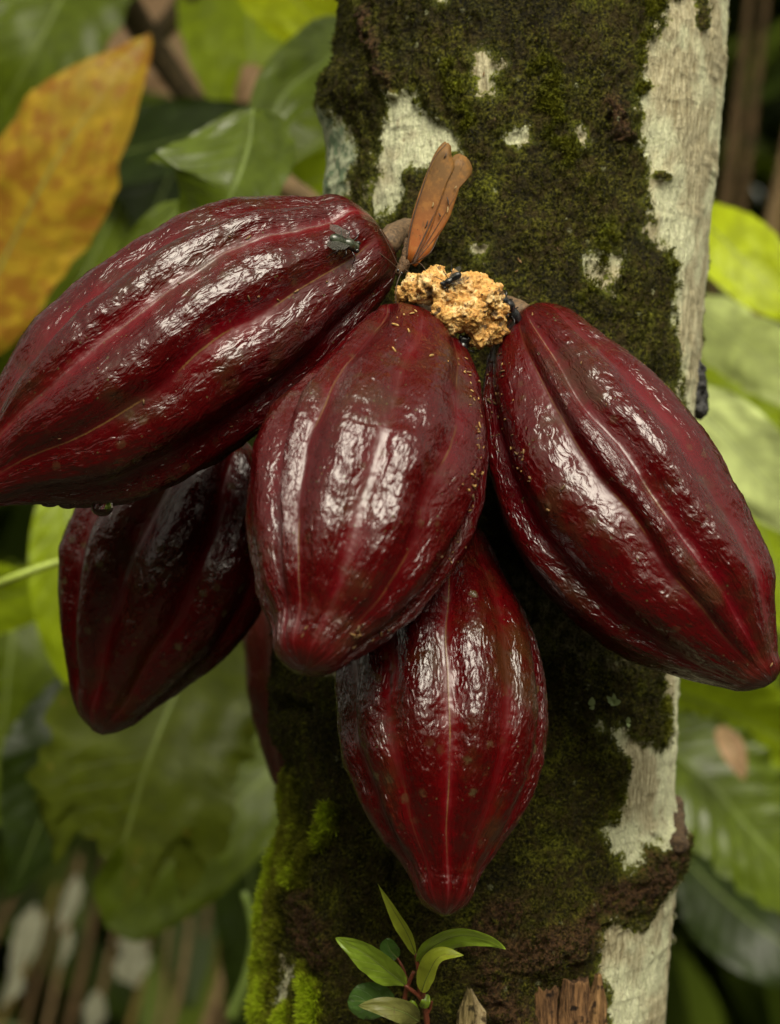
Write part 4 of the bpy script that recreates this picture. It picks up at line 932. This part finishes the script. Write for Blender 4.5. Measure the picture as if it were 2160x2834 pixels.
for q_, (x0, y0, x1, y1, w, k, b_) in enumerate(sorted(((640, 2290, 470, 3100, 42, 0, 10), (540, 2420, 380, 3100, 40, 0, 20), (690, 2440, 590, 3100, 40, 0, -20), (310, 2330, 120, 3100, 44, 1, 0), (200, 2380, 0, 3100, 46, 1, 0), (430, 2500, 280, 3100, 46, 2, 0),
                                   (350, 2480, 200, 3100, 30, 0, 10), (120, 2450, -90, 3000, 46, 2, 0), (560, 2560, 470, 3100, 40, 1, 0), (60, 2480, -160, 3000, 40, 1, 0), (620, 2600, 540, 3100, 30, 2, 10), (480, 2600, 360, 3100, 36, 0, 0), (250, 2420, 70, 3100, 30, 0, 0)), key=lambda t: t[2])):
    stalk(x0+random.gauss(0, 22), y0-60*random.random(), x1, y1, 1.9+.5*random.random(), w*(.3+.35*random.random()), k, LBL % ORD[q_], 'dry stalks at the lower left', b_+random.gauss(0, 18))
LBR = 'blurred tan dry stalk in the upper right background, %s from the left at its foot'
for q_, (x0, y0, x1, y1, w, k, b_) in enumerate(sorted(((2140, -150, 1990, 1100, 36, 1, 0), (2230, 150, 2010, 1250, 52, 0, 0), (2090, -150, 1960, 900, 40, 1, 8), (2280, -100, 2100, 900, 56, 2, 0), (2060, 850, 2000, 1300, 44, 0, 0), (2120, 900, 2060, 1350, 40, 1, 0)), key=lambda t: t[2])):
    stalk(x0, y0, x1, y1, 1.8+.3*random.random(), w*.7, k, LBR % ORD[q_], 'dry stalks at the upper right', b_)
PLB = mat_leaf('whitish_stand_in', (.33, .33, .23), (.35, .35, .26), (.35, .30, .2), .45, .3, 8, .0, .5)  # made-up pale strips standing in for whitish glints behind the stalks
for k, (lb, x0, y0, x1, y1, w) in enumerate((
    ('widest whitish stand-in strip at the far lower left', 96, 2500, 20, 2730, 60), ('whitish stand-in strip right of the widest whitish strip', 120, 2520, 70, 2690, 26),
    ('whitish stand-in strip ending just left of the blunt leaf', 215, 2420, 165, 2580, 52), ('thin whitish stand-in strip below the strip by the blunt leaf', 196, 2570, 160, 2690, 28),
    ('grey stand-in strip low at the far left corner', 60, 2690, 0, 2790, 40), ('square whitish stand-in piece under the blunt leaf', 385, 2570, 345, 2715, 84),
    ('dim grey stand-in scrap at the bottom left edge', 270, 2740, 240, 2880, 60))):
    leaf(lb, [(x0, y0, .88), ((x0+x1)/2+4, (y0+y1)/2, .88), (x1, y1, .88)], w, PLB, 'lance' if k != 5 else 'cut', .2, .2, seed=50+k, rag=.5, rib=False, group='whitish stand-in strips at the lower left')

# --- undergrowth closing the view, one mass
def ug_pos(r):
    y = 2.3 + 2.4*r.random()**.9; x = r.uniform(-1, 1)*(1.1+.55*y); z = -.1+r.random()*3.0
    return np.array([x, y, z]), None
V_, F_, T_ = leaf_soup(8200, ug_pos, (.20, .40), 9, .55)
obj('undergrowth', mesh_np('undergrowth', V_, F_, {'tint': T_**1.5}), FOL, None, 'dense dark green undergrowth far behind the trunk', 'undergrowth', kind='stuff')

def ring_pos(r):  # unseen leaf ring, added to cut ambient light and darken the pod reflections
    a = r.uniform(math.radians(-200), math.radians(20)); d = r.uniform(3.4, 6.0); up_ = 2.3 if abs(a+math.pi/2) < .9 else 2.8
    return np.array([math.cos(a)*d, math.sin(a)*d, r.random()*up_]), None
V_, F_, T_ = leaf_soup(4200, ring_pos, (.3, .55), 19, .55)
obj('light_block_foliage', mesh_np('light_block_foliage', V_, F_, {'tint': T_**1.5}), FOL, None, 'added unseen ring of foliage behind the viewer that blocks low sky light', 'undergrowth', kind='stuff')
